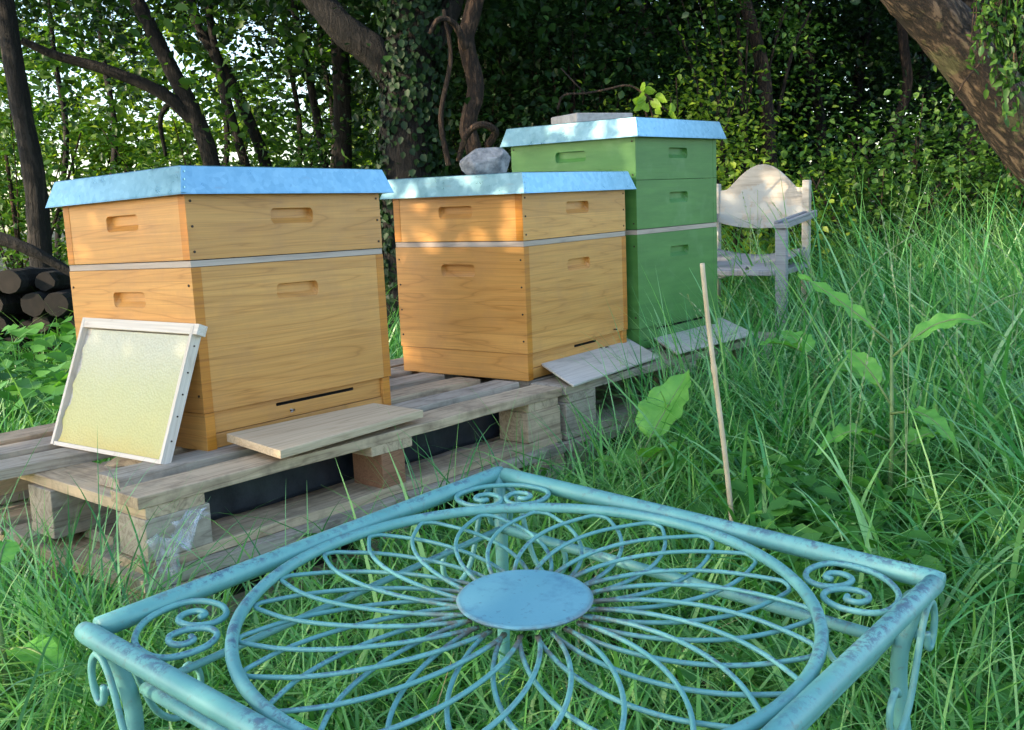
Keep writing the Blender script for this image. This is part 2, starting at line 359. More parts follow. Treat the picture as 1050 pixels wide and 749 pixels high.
# ------------------------------------------------------------------ hives
def tiltm(tx, ty): return Matrix.Rotation(tx, 4, 'X') @ Matrix.Rotation(ty, 4, 'Y')
def panel(mb, o, U, V, Nn, w, h, t, rec=None, mi=0, me=0, md=None):
    """board w x h, outward normal Nn, outer face through o; rec=(cx,cz,rw,rh,depth) scooped recess"""
    o, U, V, Nn = Vector(o), Vector(U), Vector(V), Vector(Nn)
    P = lambda a, b, c=0: o+U*a+V*b-Nn*c
    outer = [P(0, 0), P(w, 0), P(w, h), P(0, h)]; back = [P(0, 0, t), P(w, 0, t), P(w, h, t), P(0, h, t)]
    vs = outer+back; fs = [(7, 6, 5, 4), (0, 4, 5, 1), (1, 5, 6, 2), (2, 6, 7, 3), (3, 7, 4, 0)]; ms = [mi, mi, me, mi, me]
    if not rec: fs.append((0, 1, 2, 3)); ms.append(mi)
    else:
        cx, cz, rw, rh, dp = rec; rr = min(rh*.30, rw*.2); ring = []
        for (qx, qz, a0) in ((-1, -1, 180), (1, -1, 270), (1, 1, 0), (-1, 1, 90)):
            for k in range(5):
                a = R(a0+k*22.5); ring.append((cx+qx*(rw/2-rr)+rr*math.cos(a), cz+qz*(rh/2-rr)+rr*math.sin(a)))
        k0 = len(vs); vs += [P(a, b) for a, b in ring]; n = len(ring)
        k1 = len(vs); vs += [P(cx+(a-cx)*.97, b, dp*(.98 if b > cz else .25)) for a, b in ring]
        k2 = len(vs); vs += [P(cx+(a-cx)*.90, cz+(b-cz)*(.92 if b > cz else .25), dp) for a, b in ring]
        seg = lambda q: [k0+(q*5+j) % n for j in range(-2, 3+1)]
        # four n-gons between outer rect and ring: corners at ring indices 2,7,12,17
        cr = [k0+2, k0+7, k0+12, k0+17]; idx = lambda a, b: [k0+(a+j) % n for j in range((b-a) % n+1)]
        fs += [tuple([0, 1]+idx(2, 7)[::-1]), tuple([1, 2]+idx(7, 12)[::-1]), tuple([2, 3]+idx(12, 17)[::-1]), tuple([3, 0]+idx(17, 2)[::-1])]; ms += [mi]*4
        q = mi if md is None else md
        for a_, b_ in ((k0, k1), (k1, k2)):
            for j in range(n): fs.append((a_+j, a_+(j+1) % n, b_+(j+1) % n, b_+j)); ms.append(q)
        fs.append(tuple(k2+j for j in range(n))); ms.append(q)
    flip = U.cross(V).dot(Nn) < 0
    if flip: fs = [tuple(reversed(f)) for f in fs]
    mb.add(vs, fs, ms)
X, Y, Z = Vector((1, 0, 0)), Vector((0, 1, 0)), Vector((0, 0, 1))
def hive_box(name, par, w, d, z0, z1, style, mats, handle=True, hz=.62, gap=.0012, screws=2):
    """box of four boards with scooped hand holds; style 'front': front and rear boards run full width"""
    t = .024; mb = MB(); z0 += gap; h = z1-z0; ox, oy = -w/2, -d/2
    hw, hh = .120, .033; hzp = h*hz if h < .2 else h-.065
    rec = lambda L: (L/2, hzp, hw, hh, .014) if handle else None
    if style == 'front':
        panel(mb, (ox, oy, z0), X, Z, -Y, w, h, t, rec(w), 0, 1); panel(mb, (ox, -oy, z0), X, Z, Y, w, h, t, None, 0, 1)
        panel(mb, (ox+.0008, oy+t, z0), Y, Z, -X, d-2*t, h, t, rec(d-2*t), 0, 1); panel(mb, (-ox-.0008, oy+t, z0), Y, Z, X, d-2*t, h, t, rec(d-2*t), 0, 1)
    else:
        panel(mb, (ox, oy, z0), Y, Z, -X, d, h, t, rec(d), 0, 1); panel(mb, (-ox, oy, z0), Y, Z, X, d, h, t, rec(d), 0, 1)
        panel(mb, (ox+t, oy+.0008, z0), X, Z, -Y, w-2*t, h, t, rec(w-2*t), 0, 1); panel(mb, (ox+t, -oy-.0008, z0), X, Z, Y, w-2*t, h, t, None, 0, 1)
    o = mb.build(name, mats, par, bevel=.0009)
    n = screws
    if n:
        for i in range(n):
            zz = z0+h*(.12+.76*i/(n-1))
            if style == 'front': sp = [((ox+.012, oy-.0006, zz), 0), ((-ox-.012, oy-.0006, zz), 0)]
            else: sp = [((ox-.0006, oy+.012, zz), 1), ((ox-.0006, -oy-.012, zz), 1)]
            for p, k in sp:
                s = o_screw.copy(); COL.objects.link(s); s.parent = o; s.location = p; s.rotation_euler = (R(90), 0, 0) if k == 0 else (R(90), 0, R(-90))
                s.name = 'screw'
    return o
sm = MB(); sm.tube([(0, 0, -.001), (0, 0, .0008)], .0027, 10); o_screw = sm.build('screw', M['screw']); COL.objects.unlink(o_screw)
def hive_lid(par, w, d, z, hh=.058, over=.008, flare=.017):
    mb = MB(); a = w/2+over; b = d/2+over
    zt = z+hh-.004; zb = z-.004; th = .0012
    def ring(a, b, zz): return [(-a, -b, zz), (a, -b, zz), (a, b, zz), (-a, b, zz)]
    A, B = a+flare, b+flare
    vs = ring(A+.0015, B+.0015, zb)+ring(A, B, zb+.004)+ring(a, b, zt-.002)+ring(a-.004, b-.004, zt)+ring(A-.002, B-.002, zb)+ring(a-.003, b-.003, zt-.006)
    fs = []
    for k in range(3):
        for j in range(4): fs.append((k*4+j, k*4+(j+1) % 4, (k+1)*4+(j+1) % 4, (k+1)*4+j))
    fs.append((12, 13, 14, 15))
    for j in range(4): fs.append((16+j, 20+j, 20+(j+1) % 4, 16+(j+1) % 4)); fs.append((j, 16+j, 16+(j+1) % 4, (j+1) % 4))
    fs.append((20, 23, 22, 21))
    mb.add(vs, fs); o = mb.build('lid', M['galv'], par)
    # folded seam down the near corner and its rivets
    s = MB(); p0 = Vector((-A-.001, -B-.0012, zb+.003)); p1 = Vector((-a-.0006, -b-.0008, zt-.002))
    s.add([p0, p0+X*.013, p1+X*.011, p1, p0+Vector((-.0006, -.0012, 0)), p0+Vector((.013, -.0012, 0)), p1+Vector((.011, -.0012, 0)), p1+Vector((-.0006, -.0012, 0))], [(0, 1, 2, 3), (4, 7, 6, 5), (0, 4, 5, 1), (1, 5, 6, 2), (2, 6, 7, 3), (3, 7, 4, 0)])
    so_ = s.build('corner_seam', M['galv'], o)
    for k in range(3):
        q = p0.lerp(p1, .2+.3*k)+Vector((.007, -.0016, 0)); r_ = MB().tube([q, q+Vector((0, -.0012, 0))], .002, 8).build('rivet', M['galv'], so_)
    return o
def make_hive(name, label, x, y, yaw, w, d, zs, tilt, kind):
    """x, y: near bottom corner; zs heights above the stand from base up"""
    zb = EYE-.48871; rot = tiltm(*tilt) @ Matrix.Rotation(yaw, 4, 'Z')
    root = thing(name, label, 'beehive'); root.matrix_world = Matrix.Translation(Vector((x, y, zb))) @ rot @ Matrix.Translation(Vector((w/2, d/2, 0)))
    return root
def hive_floor(root, w, d, h, mats, inset=.012, slot=True, slot_w=.235):
    ox, oy = -w/2, -d/2; t = .024; e = .003; par = MB()
    panel(par, (ox+e, oy+e, 0), Y, Z, -X, d-2*e, h, t, None, 0, 1); panel(par, (-ox-e, oy+e, 0), Y, Z, X, d-2*e, h, t, None, 0, 1)
    panel(par, (ox+t+e, -oy-e, 0), X, Z, Y, w-2*t-2*e, h, t, None, 0, 1)
    par.box(ox+t+e, -ox-t-e, oy+.03, -oy-t-e, .018, .03, 0)
    fl = par.build('bottom_board', mats, root, bevel=.0008)
    eb = MB(); lo = h*.42
    panel(eb, (ox+t+e+.001, oy+inset, lo), X, Z, -Y, w-2*t-2*e-.002, h-lo-.001, .02, (w*.52, (h-lo)*.72, slot_w, .0070, .016) if slot else None, 0, 0, 2)
    eb.build('entrance_block', [mats[0], mats[1], M['black']], fl, bevel=.0006)
    MB().box(ox+t+e+.001, -ox-t-e-.001, oy+inset-.004, oy+inset+.018, .002, lo-.0015).build('entrance_rail', mats[0], fl, bevel=.0008)
    return fl
H0 = .48871
WM = [M['wood'], M['wood_end']]; GM = [M['green'], M['green']]
# hive 1, nearest
w1, d1 = .5503, .4595
h1 = make_hive('beehive', 'widest varnished wooden beehive, nearest on the left, with an empty comb frame leaning on it', -.6348, 2.0848, .9136, w1, d1, None, (-.0280, -.0122), 0)
hive_floor(h1, w1, d1, H0-.4104, WM)
hive_box('brood_box', h1, w1, d1, H0-.4104, H0-.1093, 'side', WM, screws=3)
MB().box(-w1/2+.001, w1/2-.001, -d1/2+.001, d1/2-.001, H0-.1085, H0-.0955).build('excluder_strip', M['strip'], h1, bevel=.0006)
hive_box('honey_super', h1, w1, d1, H0-.0950, H0+.0406, 'front', WM, screws=3)
hive_lid(h1, w1, d1, H0+.0406)
# hive 2, middle
w2, d2 = .5433, .4595
h2 = make_hive('beehive', 'low varnished wooden beehive in the middle with a rough stone on its lid', .0442, 2.7677, .9368, w2, d2, None, (.0037, -.0006), 0)
hive_floor(h2, w2, d2, H0-.4155, WM, slot_w=.12)
hive_box('brood_box', h2, w2, d2, H0-.4155, H0-.1246, 'side', WM, screws=4)
MB().box(-w2/2+.001, w2/2-.001, -d2/2+.001, d2/2-.001, H0-.1240, H0-.1102).build('excluder_strip', M['strip'], h2, bevel=.0006)
hive_box('honey_super', h2, w2, d2, H0-.1096, H0+.0201, 'front', WM, screws=3)
hive_lid(h2, w2, d2, H0+.0201, .056)
# hive 3, green
w3, d3 = .5129, .4912
h3 = make_hive('beehive', 'tall green painted beehive with three boxes and a flat slab on its lid', .4048, 3.2273, .8791, w3, d3, None, (.0046, -.0021), 0)
hive_floor(h3, w3, d3, H0-.4183, GM, slot_w=.34)
hive_box('brood_box', h3, w3, d3, H0-.4183, H0-.1225, 'side', GM, screws=2)
MB().box(-w3/2+.001, w3/2-.001, -d3/2+.001, d3/2-.001, H0-.1219, H0-.1076).build('excluder_strip', M['strip'], h3, bevel=.0006)
hive_box('honey_super', h3, w3, d3, H0-.1070, H0+.0444, 'side', GM, screws=2)
hive_box('honey_super', h3, w3, d3, H0+.0444, H0+.1792, 'side', GM, screws=2)
hive_lid(h3, w3, d3, H0+.1792, .060)

# ------------------------------------------------------------------ stones on the lids
def stone(name, label, cat, loc, dims, mat, rough=.12, rz=0., seed=3):
    g = random.Random(seed); bm = bmesh.new(); bmesh.ops.create_icosphere(bm, subdivisions=4, radius=1)
    planes = [Vector((g.uniform(-1, 1), g.uniform(-1, 1), g.uniform(-.6, 1))).normalized() for _ in range(11)]+[Z, -Z]
    for v in bm.verts:
        for p in planes:
            k = v.co.dot(p)
            if k > .74: v.co -= p*(k-.74)
        v.co *= 1+g.uniform(-.012, .012)
        v.co = Vector((v.co.x*dims[0]/1.5, v.co.y*dims[1]/1.5, (v.co.z+.74)*dims[2]/1.48))
    me = bpy.data.meshes.new(name); bm.to_mesh(me); bm.free(); me.materials.append(mat)
    o = bpy.data.objects.new(name, me); COL.objects.link(o); o.location = loc; o.rotation_euler.z = rz
    return tag(o, label, cat)
stone('stone', 'rough grey granite stone weighing down the lid of the low wooden hive', 'stone', (-.055, 3.12, EYE+.0201+.052), (.118, .10, .082), M['granite'], seed=5, rz=.2)
sl = MB().box(-.110, .110, -.09, .09, 0, .040).build('stone_slab', M['slab'], bevel=.004, loc=(.305, 3.62, EYE+.1792+.056), rot=(0, 0, .45)); tag(sl, 'flat pale slab lying on the lid of the green hive', 'slab')

# ------------------------------------------------------------------ pallets
def plank(name, L, W, T, loc, rz, mat, par, warp=.002, seed=0, broken=False):
    """board with its length on local x; own object so the grain follows it"""
    g = random.Random(seed*31+5); mb = MB(); n = 8; vs = []
    for i in range(n+1):
        x = -L/2+L*i/n; dz = g.uniform(-warp, warp); dy = g.uniform(-warp, warp)*.7
        e = 0
        if i == 0 or i == n: e = g.uniform(-.004, .004)
        for (yy, zz) in ((-W/2, 0), (W/2, 0), (W/2, T), (-W/2, T)):
            xx = x+(g.uniform(-.05, .02) if broken and i == 0 else e); vs.append((xx, yy+dy, zz+dz+(g.uniform(-.008, .004) if broken and i == 0 else 0)))
    fs = [(i*4+k, (i+1)*4+k, (i+1)*4+(k+1) % 4, i*4+(k+1) % 4) for i in range(n) for k in range(4)]+[(0, 1, 2, 3), (n*4+3, n*4+2, n*4+1, n*4)]
    fs = [tuple(reversed(f)) for f in fs]
    mb.add(vs, fs); return mb.build(name, mat, par, bevel=.0015, loc=loc, rot=(0, 0, rz))
PY = .8514
pal0 = Vector((-.6644, 1.7568)); pu = Vector((math.cos(PY), math.sin(PY))); pv = Vector((-math.sin(PY), math.cos(PY)))
PT = EYE-.48871            # top of the deck, 0.291 m
def pallet(label, along, out, z0, L=1.2, Wd=.8, mats=None, boards=None, yaw=0., seed=1, chip=()):
    """z0 = bottom; origin near-left corner"""
    o2 = pal0+pu*along-pv*out
    root = thing('pallet', label, 'pallet', (o2.x, o2.y, z0), (0, 0, PY+yaw), 'stacked wooden pallets under the hives'); g = random.Random(seed)
    a, b = mats; k = 0
    boards = boards or [(0, .12, 0, 0), (.15, .10, .03, 0), (.29, .12, .10, 0), (.45, .10, .0, 0), (.58, .10, 0, 0), (.70, .10, 0, 0)]
    for (y, wd, cut, br) in boards:
        LL = L-cut; plank('deck_board', LL, wd, .022, (cut+LL/2, y+wd/2, .122), 0, a if g.random() < .5 else b, root, seed=seed*100+k, broken=br); k += 1
    for x in (.0725, L/2, L-.0725):
        plank('stringer_board', Wd, .12, .022, (x, Wd/2, .0995), R(90), a, root, warp=.0008, seed=seed*100+k); k += 1
    for i, x in enumerate((.0, L/2-.0725, L-.145)):
        for j, y in enumerate((0, Wd/2-.05, Wd-.10)):
            mt = M['chipblock'] if (i, j) in chip else (b if g.random() < .6 else a)
            hw_ = .034 if i == 1 else .066
            bk = MB().box(-hw_, hw_, -.049, .049, 0, .0775).build('block', mt, root, bevel=.002, loc=(x+.0725+g.uniform(-.004, .004), y+.05, .0215))
    for y in (0, Wd/2-.05, Wd-.10):
        plank('bottom_board', L, .10, .021, (L/2, y+.05, 0), 0, b if g.random() < .5 else a, root, seed=seed*100+k); k += 1
    return root
PM = (M['pallet'], M['pallet_grey'])
pallet('upper weathered pallet carrying the two varnished hives, broken board at its left end', 0, 0, PT-.144, mats=PM, seed=3, chip=((1, 0),),
       boards=[(0, .095, 0.0, 0), (.145, .085, .045, 0), (.285, .085, .16, 1), (.425, .09, -.09, 0), (.57, .085, -.10, 0), (.71, .09, -.12, 0)])
pallet('lower pallet half sunk in the grass under the left pallet', -.02, .028, PT-.2885, mats=PM, seed=5)
pallet('upper greyed pallet carrying the green hive at the right end', 1.215, .0, PT-.146, mats=(M['pallet_grey'], M['pallet_grey']), seed=8, yaw=.0)
pallet('lower greyed pallet half hidden in tall grass under the green hive', 1.20, .03, PT-.2905, mats=(M['pallet_grey'], M['pallet_grey']), seed=9)
# black sheet tucked inside the upper pallet
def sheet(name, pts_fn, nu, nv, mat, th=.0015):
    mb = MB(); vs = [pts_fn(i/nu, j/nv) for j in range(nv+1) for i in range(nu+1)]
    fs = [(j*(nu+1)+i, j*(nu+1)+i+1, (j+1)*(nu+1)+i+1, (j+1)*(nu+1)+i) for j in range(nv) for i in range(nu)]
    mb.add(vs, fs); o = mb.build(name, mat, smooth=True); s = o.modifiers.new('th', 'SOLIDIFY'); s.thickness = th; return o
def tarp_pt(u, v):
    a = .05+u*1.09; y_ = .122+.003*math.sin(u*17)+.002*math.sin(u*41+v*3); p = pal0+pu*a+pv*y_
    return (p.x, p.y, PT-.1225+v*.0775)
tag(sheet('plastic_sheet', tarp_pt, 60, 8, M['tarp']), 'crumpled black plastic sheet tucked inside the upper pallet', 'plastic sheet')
fr = random.Random(4); fa = pal0+pu*.05-pv*.012
def film_pt(u, v):
    k = 1-v*.75; p = pal0+pu*(-.004+.075*u*k+.03*v)-pv*(.016+.012*math.sin(u*9+v*5)+.02*v)
    return (p.x, p.y, PT-.075-.155*v+.01*math.sin(u*7+v*9))
tag(sheet('plastic_film', film_pt, 16, 18, M['film'], .0006), 'torn strip of clear plastic film hanging off the pallet corner', 'plastic film')
def film_pt2(u, v):
    p = pal0+pu*(.050+.07*u)-pv*(.012+.02*math.sin(u*8+v*6)*.6+.012*v)
    return (p.x, p.y, PT-.055-.06*v*(.6+.4*math.sin(u*5))+.012*u)
tag(sheet('plastic_film', film_pt2, 18, 12, M['film'], .0006), 'crumpled clear plastic scrap on the front of the pallet corner block', 'plastic film')

# ------------------------------------------------------------------ landing boards
def board_from(name, label, pts, th, mat, cat='board'):
    P = [Vector((p[0], p[1], p[2]+EYE)) for p in pts]; c = sum(P, Vector())/4
    ux = ((P[2]-P[1])+(P[3]-P[0])).normalized(); uy0 = ((P[0]-P[1])+(P[3]-P[2])); uz = ux.cross(uy0).normalized(); uy = uz.cross(ux)
    mt = Matrix.Identity(4)
    for i, v in enumerate((ux, uy, uz)):
        for j in range(3): mt[j][i] = v[j]
    mt.translation = c; inv = mt.inverted(); q = [inv @ p for p in P]; mb = MB()
    vs = [(a.x, a.y, -th) for a in q]+[(a.x, a.y, 0) for a in q]
    mb.add(vs, [(3, 2, 1, 0), (4, 5, 6, 7), (0, 1, 5, 4), (1, 2, 6, 5), (2, 3, 7, 6), (3, 0, 4, 7)])
    o = mb.build(name, mat, bevel=.0012); o.matrix_world = mt; return tag(o, label, cat, 'landing boards in front of the hives')
board_from('landing_board', 'thick raw wooden plank in front of the widest hive', [(-.596, 2.094, -.454), (-.454, 1.950, -.460), (-.204, 2.290, -.460), (-.326, 2.372, -.454)], .017, M['raw'])
board_from('landing_board', 'thin grey board sloping from the entrance of the low wooden hive', [(.065, 2.885, -.447), (.157, 2.636, -.478), (.439, 3.046, -.478), (.371, 3.273, -.447)], .006, M['grey_ply'])
board_from('landing_board', 'thin grey board at the foot of the green hive', [(.449, 3.449, -.455), (.491, 3.040, -.468), (.808, 3.397, -.468), (.775, 3.775, -.455)], .006, M['grey_ply'])

# ------------------------------------------------------------------ leaning comb frame
fb0 = Vector((-1.012, 2.205, -.487+EYE)); fb1 = Vector((-.700, 1.982, -.487+EYE)); ft0 = Vector((-.958, 2.300, -.222+EYE)); ft1 = Vector((-.634, 2.070, -.219+EYE))
ux = (fb1-fb0).normalized(); uzz = (ft0+ft1-fb0-fb1).normalized(); uyy = uzz.cross(ux).normalized(); uzz = ux.cross(uyy)
mt = Matrix.Identity(4)
for i, v in enumerate((ux, uyy, uzz)):
    for j in range(3): mt[j][i] = v[j]
FW, FH, FD = .388, .287, .024; mt.translation = (fb0+fb1)/2
fro = thing('comb_frame', 'wooden comb frame with a pale yellow wax sheet leaning on the left hive', 'comb frame'); fro.matrix_world = mt
tb = .009
for k, sx in enumerate((-1, 1)):
    o = MB().box(-FH/2+.002, FH/2-.002, 0, FD, -tb/2, tb/2).build('side_bar', M['framewood'], fro, bevel=.0008, loc=(sx*(FW/2-tb/2), 0, FH/2), rot=(0, R(-90), 0))
    if sx > 0:
        for q in (.05, .10, .145, .19, .245):
            s = o_screw.copy(); COL.objects.link(s); s.name = 'nail'; s.parent = o; s.location = (q-FH/2, FD*.5, -tb/2-.0004); s.scale = (.7, .7, 1)
MB().box(-FW/2-.002, FW/2+.014, .001, FD-.001, -.011, .011).build('top_bar', M['framewood'], fro, bevel=.0008, loc=(0, 0, FH-.009))
MB().box(-FW/2+tb, FW/2-tb, .002, FD-.012, 0, .009).build('bottom_bar', M['framewood'], fro, bevel=.0008, loc=(0, 0, .0015))
wx = MB(); gw = random.Random(3); nn = 30; lft = [-FW/2+.028+.006*math.sin(i*.7)+gw.uniform(-.002, .003)-.014*(1-i/nn)**1.2 for i in range(nn+1)]
vs = []
for i in range(nn+1):
    zz = .0105+(FH-.033)*i/nn; vs += [(lft[i], .007, zz), (FW/2-tb-.0005, .007, zz), (lft[i], .0105, zz), (FW/2-tb-.0005, .0105, zz)]
fs = []
for i in range(nn):
    a, b = i*4, (i+1)*4; fs += [(a, a+1, b+1, b), (a+3, a+2, b+2, b+3), (a+2, a, b, b+2), (a+1, a+3, b+3, b+1)]
wx.add(vs, fs); wx.build('wax_sheet', M['wax'], fro)
MB().box(-FW/2+tb, FW/2-tb, .014, .017, .011, FH-.021).build('backing_board', M['framewood'], fro)

# ------------------------------------------------------------------ table
TB = Vector((-.0253, 1.4045, -.3768+EYE)); TY = .8565; TS, TS2 = .5999, .6041
Tm = tiltm(.0532, .0127) @ Matrix.Rotation(TY, 4, 'Z')
tab = thing('garden_table', 'blue green painted wrought iron garden table with round petal pattern top', 'table')
tab.matrix_world = Matrix.Translation(TB) @ Tm @ Matrix.Translation(Vector((-TS2/2, -TS/2, 0)))
a, b = TS2/2, TS/2; RR = .0108
cn = [(-a, -b), (a, -b), (a, b), (-a, b)]
for i in range(4):
    p, q = Vector((*cn[i], 0)), Vector((*cn[(i+1) % 4], 0)); dd = (q-p).normalized()
    pts = [p-dd*.006, p+dd*.004]+[p.lerp(q, k/12) for k in range(1, 12)]+[q-dd*.012]
    MB().tube(pts, [RR*.86, RR]+[RR]*11+[RR], 16).build('rail', M['teal'], tab, smooth=True)
    # lower stretcher
    zz = -.062; ins = .035
    p2 = Vector((p.x*(1-ins/abs(p.x)), p.y*(1-ins/abs(p.y)), zz)); q2 = Vector((q.x*(1-ins/abs(q.x)), q.y*(1-ins/abs(q.y)), zz))
    MB().tube([p2.lerp(q2, k/8) for k in range(9)], .0042 if i == 2 else .0068, 10).build('stretcher', M['teal'], tab, smooth=True)
rg = MB(); n = 96; RG = .2835; pts = [(RG*math.cos(2*math.pi*k/n), RG*math.sin(2*math.pi*k/n), 0) for k in range(n+1)]; rg.tube(pts, .0063, 12, caps=False); rg.build('ring', M['teal'], tab, smooth=True)
NP = 24
for k in range(NP):
    an = 2*math.pi*(k+.35)/NP; pts = []; r0, r1 = .060, .2790; wob = random.uniform(-.012, .012)
    side = []
    for j in range(15):
        u = j/14; r = r0+(r1-r0)*u; dl = R(31)*(1-u)**.78; side.append((r, dl))
    seq = [(r, dl) for r, dl in side[:-2]]+[(r1-.0060, R(2.6)), (r1-.0012, R(1.3)), (r1, 0), (r1-.0012, R(-1.3)), (r1-.0060, R(-2.6))]+[(r, -dl) for r, dl in side[:-2][::-1]]
    for i, (r, dl) in enumerate(seq):
        z_ = -.004+.0042*math.sin(i/(len(seq)-1)*math.pi*2+.3)
        pts.append(((r+wob*.2)*math.cos(an+dl+wob), (r+wob*.2)*math.sin(an+dl+wob), z_))
    MB().tube(smooth_path(pts, 3), .0024, 8).build('petal_wire', M['teal'], tab, smooth=True)
dc = MB(); n = 64; dz = .0105
dc.v = []; prof = [(0, dz), (.0655, dz), (.0670, dz-.0006), (.0683, dz-.0020), (.0665, dz-.0042), (0, dz-.0042)]
vs = [(0, 0, dz)]
for r, z_ in prof[1:5]:
    vs += [(r*math.cos(2*math.pi*k/n)*(1+.004*math.sin(k*5)), r*math.sin(2*math.pi*k/n), z_) for k in range(n)]
vs.append((0, 0, dz-.0042)); fs = [(0, 1+k, 1+(k+1) % n) for k in range(n)]
for q in range(3):
    for k in range(n): fs.append((1+q*n+k, 1+(q+1)*n+k, 1+(q+1)*n+(k+1) % n, 1+q*n+(k+1) % n))
fs += [(len(vs)-1, 1+3*n+(k+1) % n, 1+3*n+k) for k in range(n)]
dc.add(vs, fs); dc.build('centre_disc', M['disc'], tab)
# corner scrolls in the top, scrolls under the rails, legs
half = [(.0, .084), (.030, .078), (.055, .058), (.060, .036), (.045, .012), (.022, .004), (.006, .014), (.004, .034), (.016, .049), (.031, .046), (.036, .034), (.028, .025), (.020, .029)]
for i in range(4):
    c = Vector((*cn[i], 0)).normalized(); tn = Vector((-c.y, c.x, 0)); base = c*.2935
    L_ = [(-u, v) for u, v in half][::-1]+half[1:]
    MB().tube(smooth_path([base+tn*u+c*v+Vector((0, 0, -.001)) for u, v in L_], 4), .0033, 8).build('corner_scroll', M['teal'], tab, smooth=True)
    cc = Vector((*cn[i], 0)); inn = -c
    lp = [cc+inn*.006, cc+inn*.022+Vector((0, 0, -.03)), cc+inn*.035+Vector((0, 0, -.075)), cc+inn*.033+Vector((0, 0, -.13)), cc+inn*.018+Vector((0, 0, -.22)), cc-inn*.002+Vector((0, 0, -.31)), cc-inn*.02+Vector((0, 0, -.405))]
    leg = MB().tube(smooth_path(lp, 4), .0088, 12).build('leg', M['teal'], tab, smooth=True)
    for (dx, dy) in ((-math.copysign(1, cc.x), 0), (0, -math.copysign(1, cc.y))):
        dv = Vector((dx, dy, 0)); sp = []
        for (u, v) in [(.022, -.045), (.018, -.062), (.008, -.066), (.001, -.052), (.002, -.030), (.014, -.014), (.028, -.018), (.040, -.040), (.050, -.075), (.064, -.110), (.088, -.128), (.112, -.112), (.116, -.088), (.104, -.074), (.094, -.082)]:
            sp.append(cc+dv*u+Vector((0, 0, v-.004)))
        MB().tube(smooth_path(sp, 4), .0036, 8).build('leg_scroll', M['teal'], leg, smooth=True)

# ------------------------------------------------------------------ bamboo cane
cb = MB(); p0 = Vector((.441, 2.0, -.05)); p1 = at(722, 270, 2.0); pts = []; rad = []
for i in range(61):
    u = i/60; q = p0.lerp(p1, u); q.x += .004*math.sin(u*5); pts.append(q); k = abs(((u*3.05+.35) % 1)-.5); rad.append(.0058+(.0016 if k < .018 else 0)-.0012*u)
cb.tube(pts, rad, 12); tag(cb.build('bamboo_cane', M['bamboo'], smooth=True), 'thin pale bamboo cane standing in the grass behind the table', 'cane')

# ------------------------------------------------------------------ chair
ch = thing('garden_chair', 'old grey wooden armchair with peeling curved back in the tall grass', 'chair', (1.02, 4.46, 0), (0, 0, R(-30)))
def bar(name, p, q, sx, sy, mat, par, bev=.004):
    p, q = Vector(p), Vector(q); L = (q-p).length; o = MB().box(-sx/2, sx/2, -sy/2, sy/2, 0, L).build(name, mat, par, bevel=bev, loc=p); o.rotation_euler = (q-p).to_track_quat('Z', 'Y').to_euler(); return o
cwid, cdep = .215, .21
for s in (-1, 1):
    bar('front_leg', (s*cwid, -cdep, 0), (s*cwid, -cdep, .625), .045, .036, M['chairgrey'], ch)
    bar('rear_post', (s*(cwid-.012), cdep, 0), (s*(cwid-.012), cdep+.03, .815), .032, .040, M['chairback'], ch)
    am = MB().box(-.028, .028, -cdep-.03, cdep+.04, 0, .020); am.box(-.028, -.010, -cdep-.03, cdep+.04, .0205, .030); am.box(.010, .028, -cdep-.03, cdep+.04, .0205, .030)
    am.build('armrest', M['chairgrey'], ch, bevel=.003, loc=(s*(cwid+.004), 0, .640), rot=(R(3.5), 0, 0))
    bar('side_rail', (s*(cwid-.01), -cdep+.02, .45), (s*(cwid-.01), cdep-.02, .45), .06, .022, M['chairgrey'], ch)
bar('front_rail', (-cwid+.022, -cdep, .447), (cwid-.022, -cdep, .447), .045, .022, M['chairgrey'], ch)
bar('rear_rail', (-cwid+.03, cdep, .447), (cwid-.03, cdep, .447), .045, .022, M['chairgrey'], ch)
bk = MB(); n = 28; vs = []; W_ = cwid*2-.03
for i in range(n+1):
    u = i/n; x = -W_/2+W_*u; d_ = abs(u-.5)*2
    top = .785+.108*max(0, 1-(d_/.80)**2.0)**1.25 ; bot = .645-.035*(1-d_**2.2); yy = cdep+.012+.035*(1-d_*d_)
    vs += [(x, yy-.008, bot), (x, yy+.008, bot), (x, yy+.018, top), (x, yy+.002, top)]
fs = [(i*4+k, i*4+(k+1) % 4, (i+1)*4+(k+1) % 4, (i+1)*4+k) for i in range(n) for k in range(4)]+[(3, 2, 1, 0), (n*4, n*4+1, n*4+2, n*4+3)]
bk.add(vs, fs); bk.build('backrest', M['chairback'], ch, bevel=.003)
st = MB(); nx, ny = 26, 16; g = random.Random(2)
for j in range(ny+1):
    for i in range(nx+1):
        u, v = i/nx, j/ny; x = (u-.5)*(2*cwid-.015); y_ = -cdep-.01+(2*cdep-.01)*v
        z_ = .500-.032*math.sin(math.pi*u)-.03*max(0, (.12-v)/.12)**1.5+.014*math.sin(u*11+1)*max(0, 1-v*3)+.03*(v**3)
        st.v.append((x, y_, z_+g.uniform(-.0015, .0015)))
for j in range(ny):
    for i in range(nx):
        if j == 0 and i in (6, 13, 17): continue
        st.f.append((j*(nx+1)+i, j*(nx+1)+i+1, (j+1)*(nx+1)+i+1, (j+1)*(nx+1)+i)); st.mi.append(0)
so_ = st.build('seat', M['chairgrey'], ch, smooth=True); q = so_.modifiers.new('th', 'SOLIDIFY'); q.thickness = .009

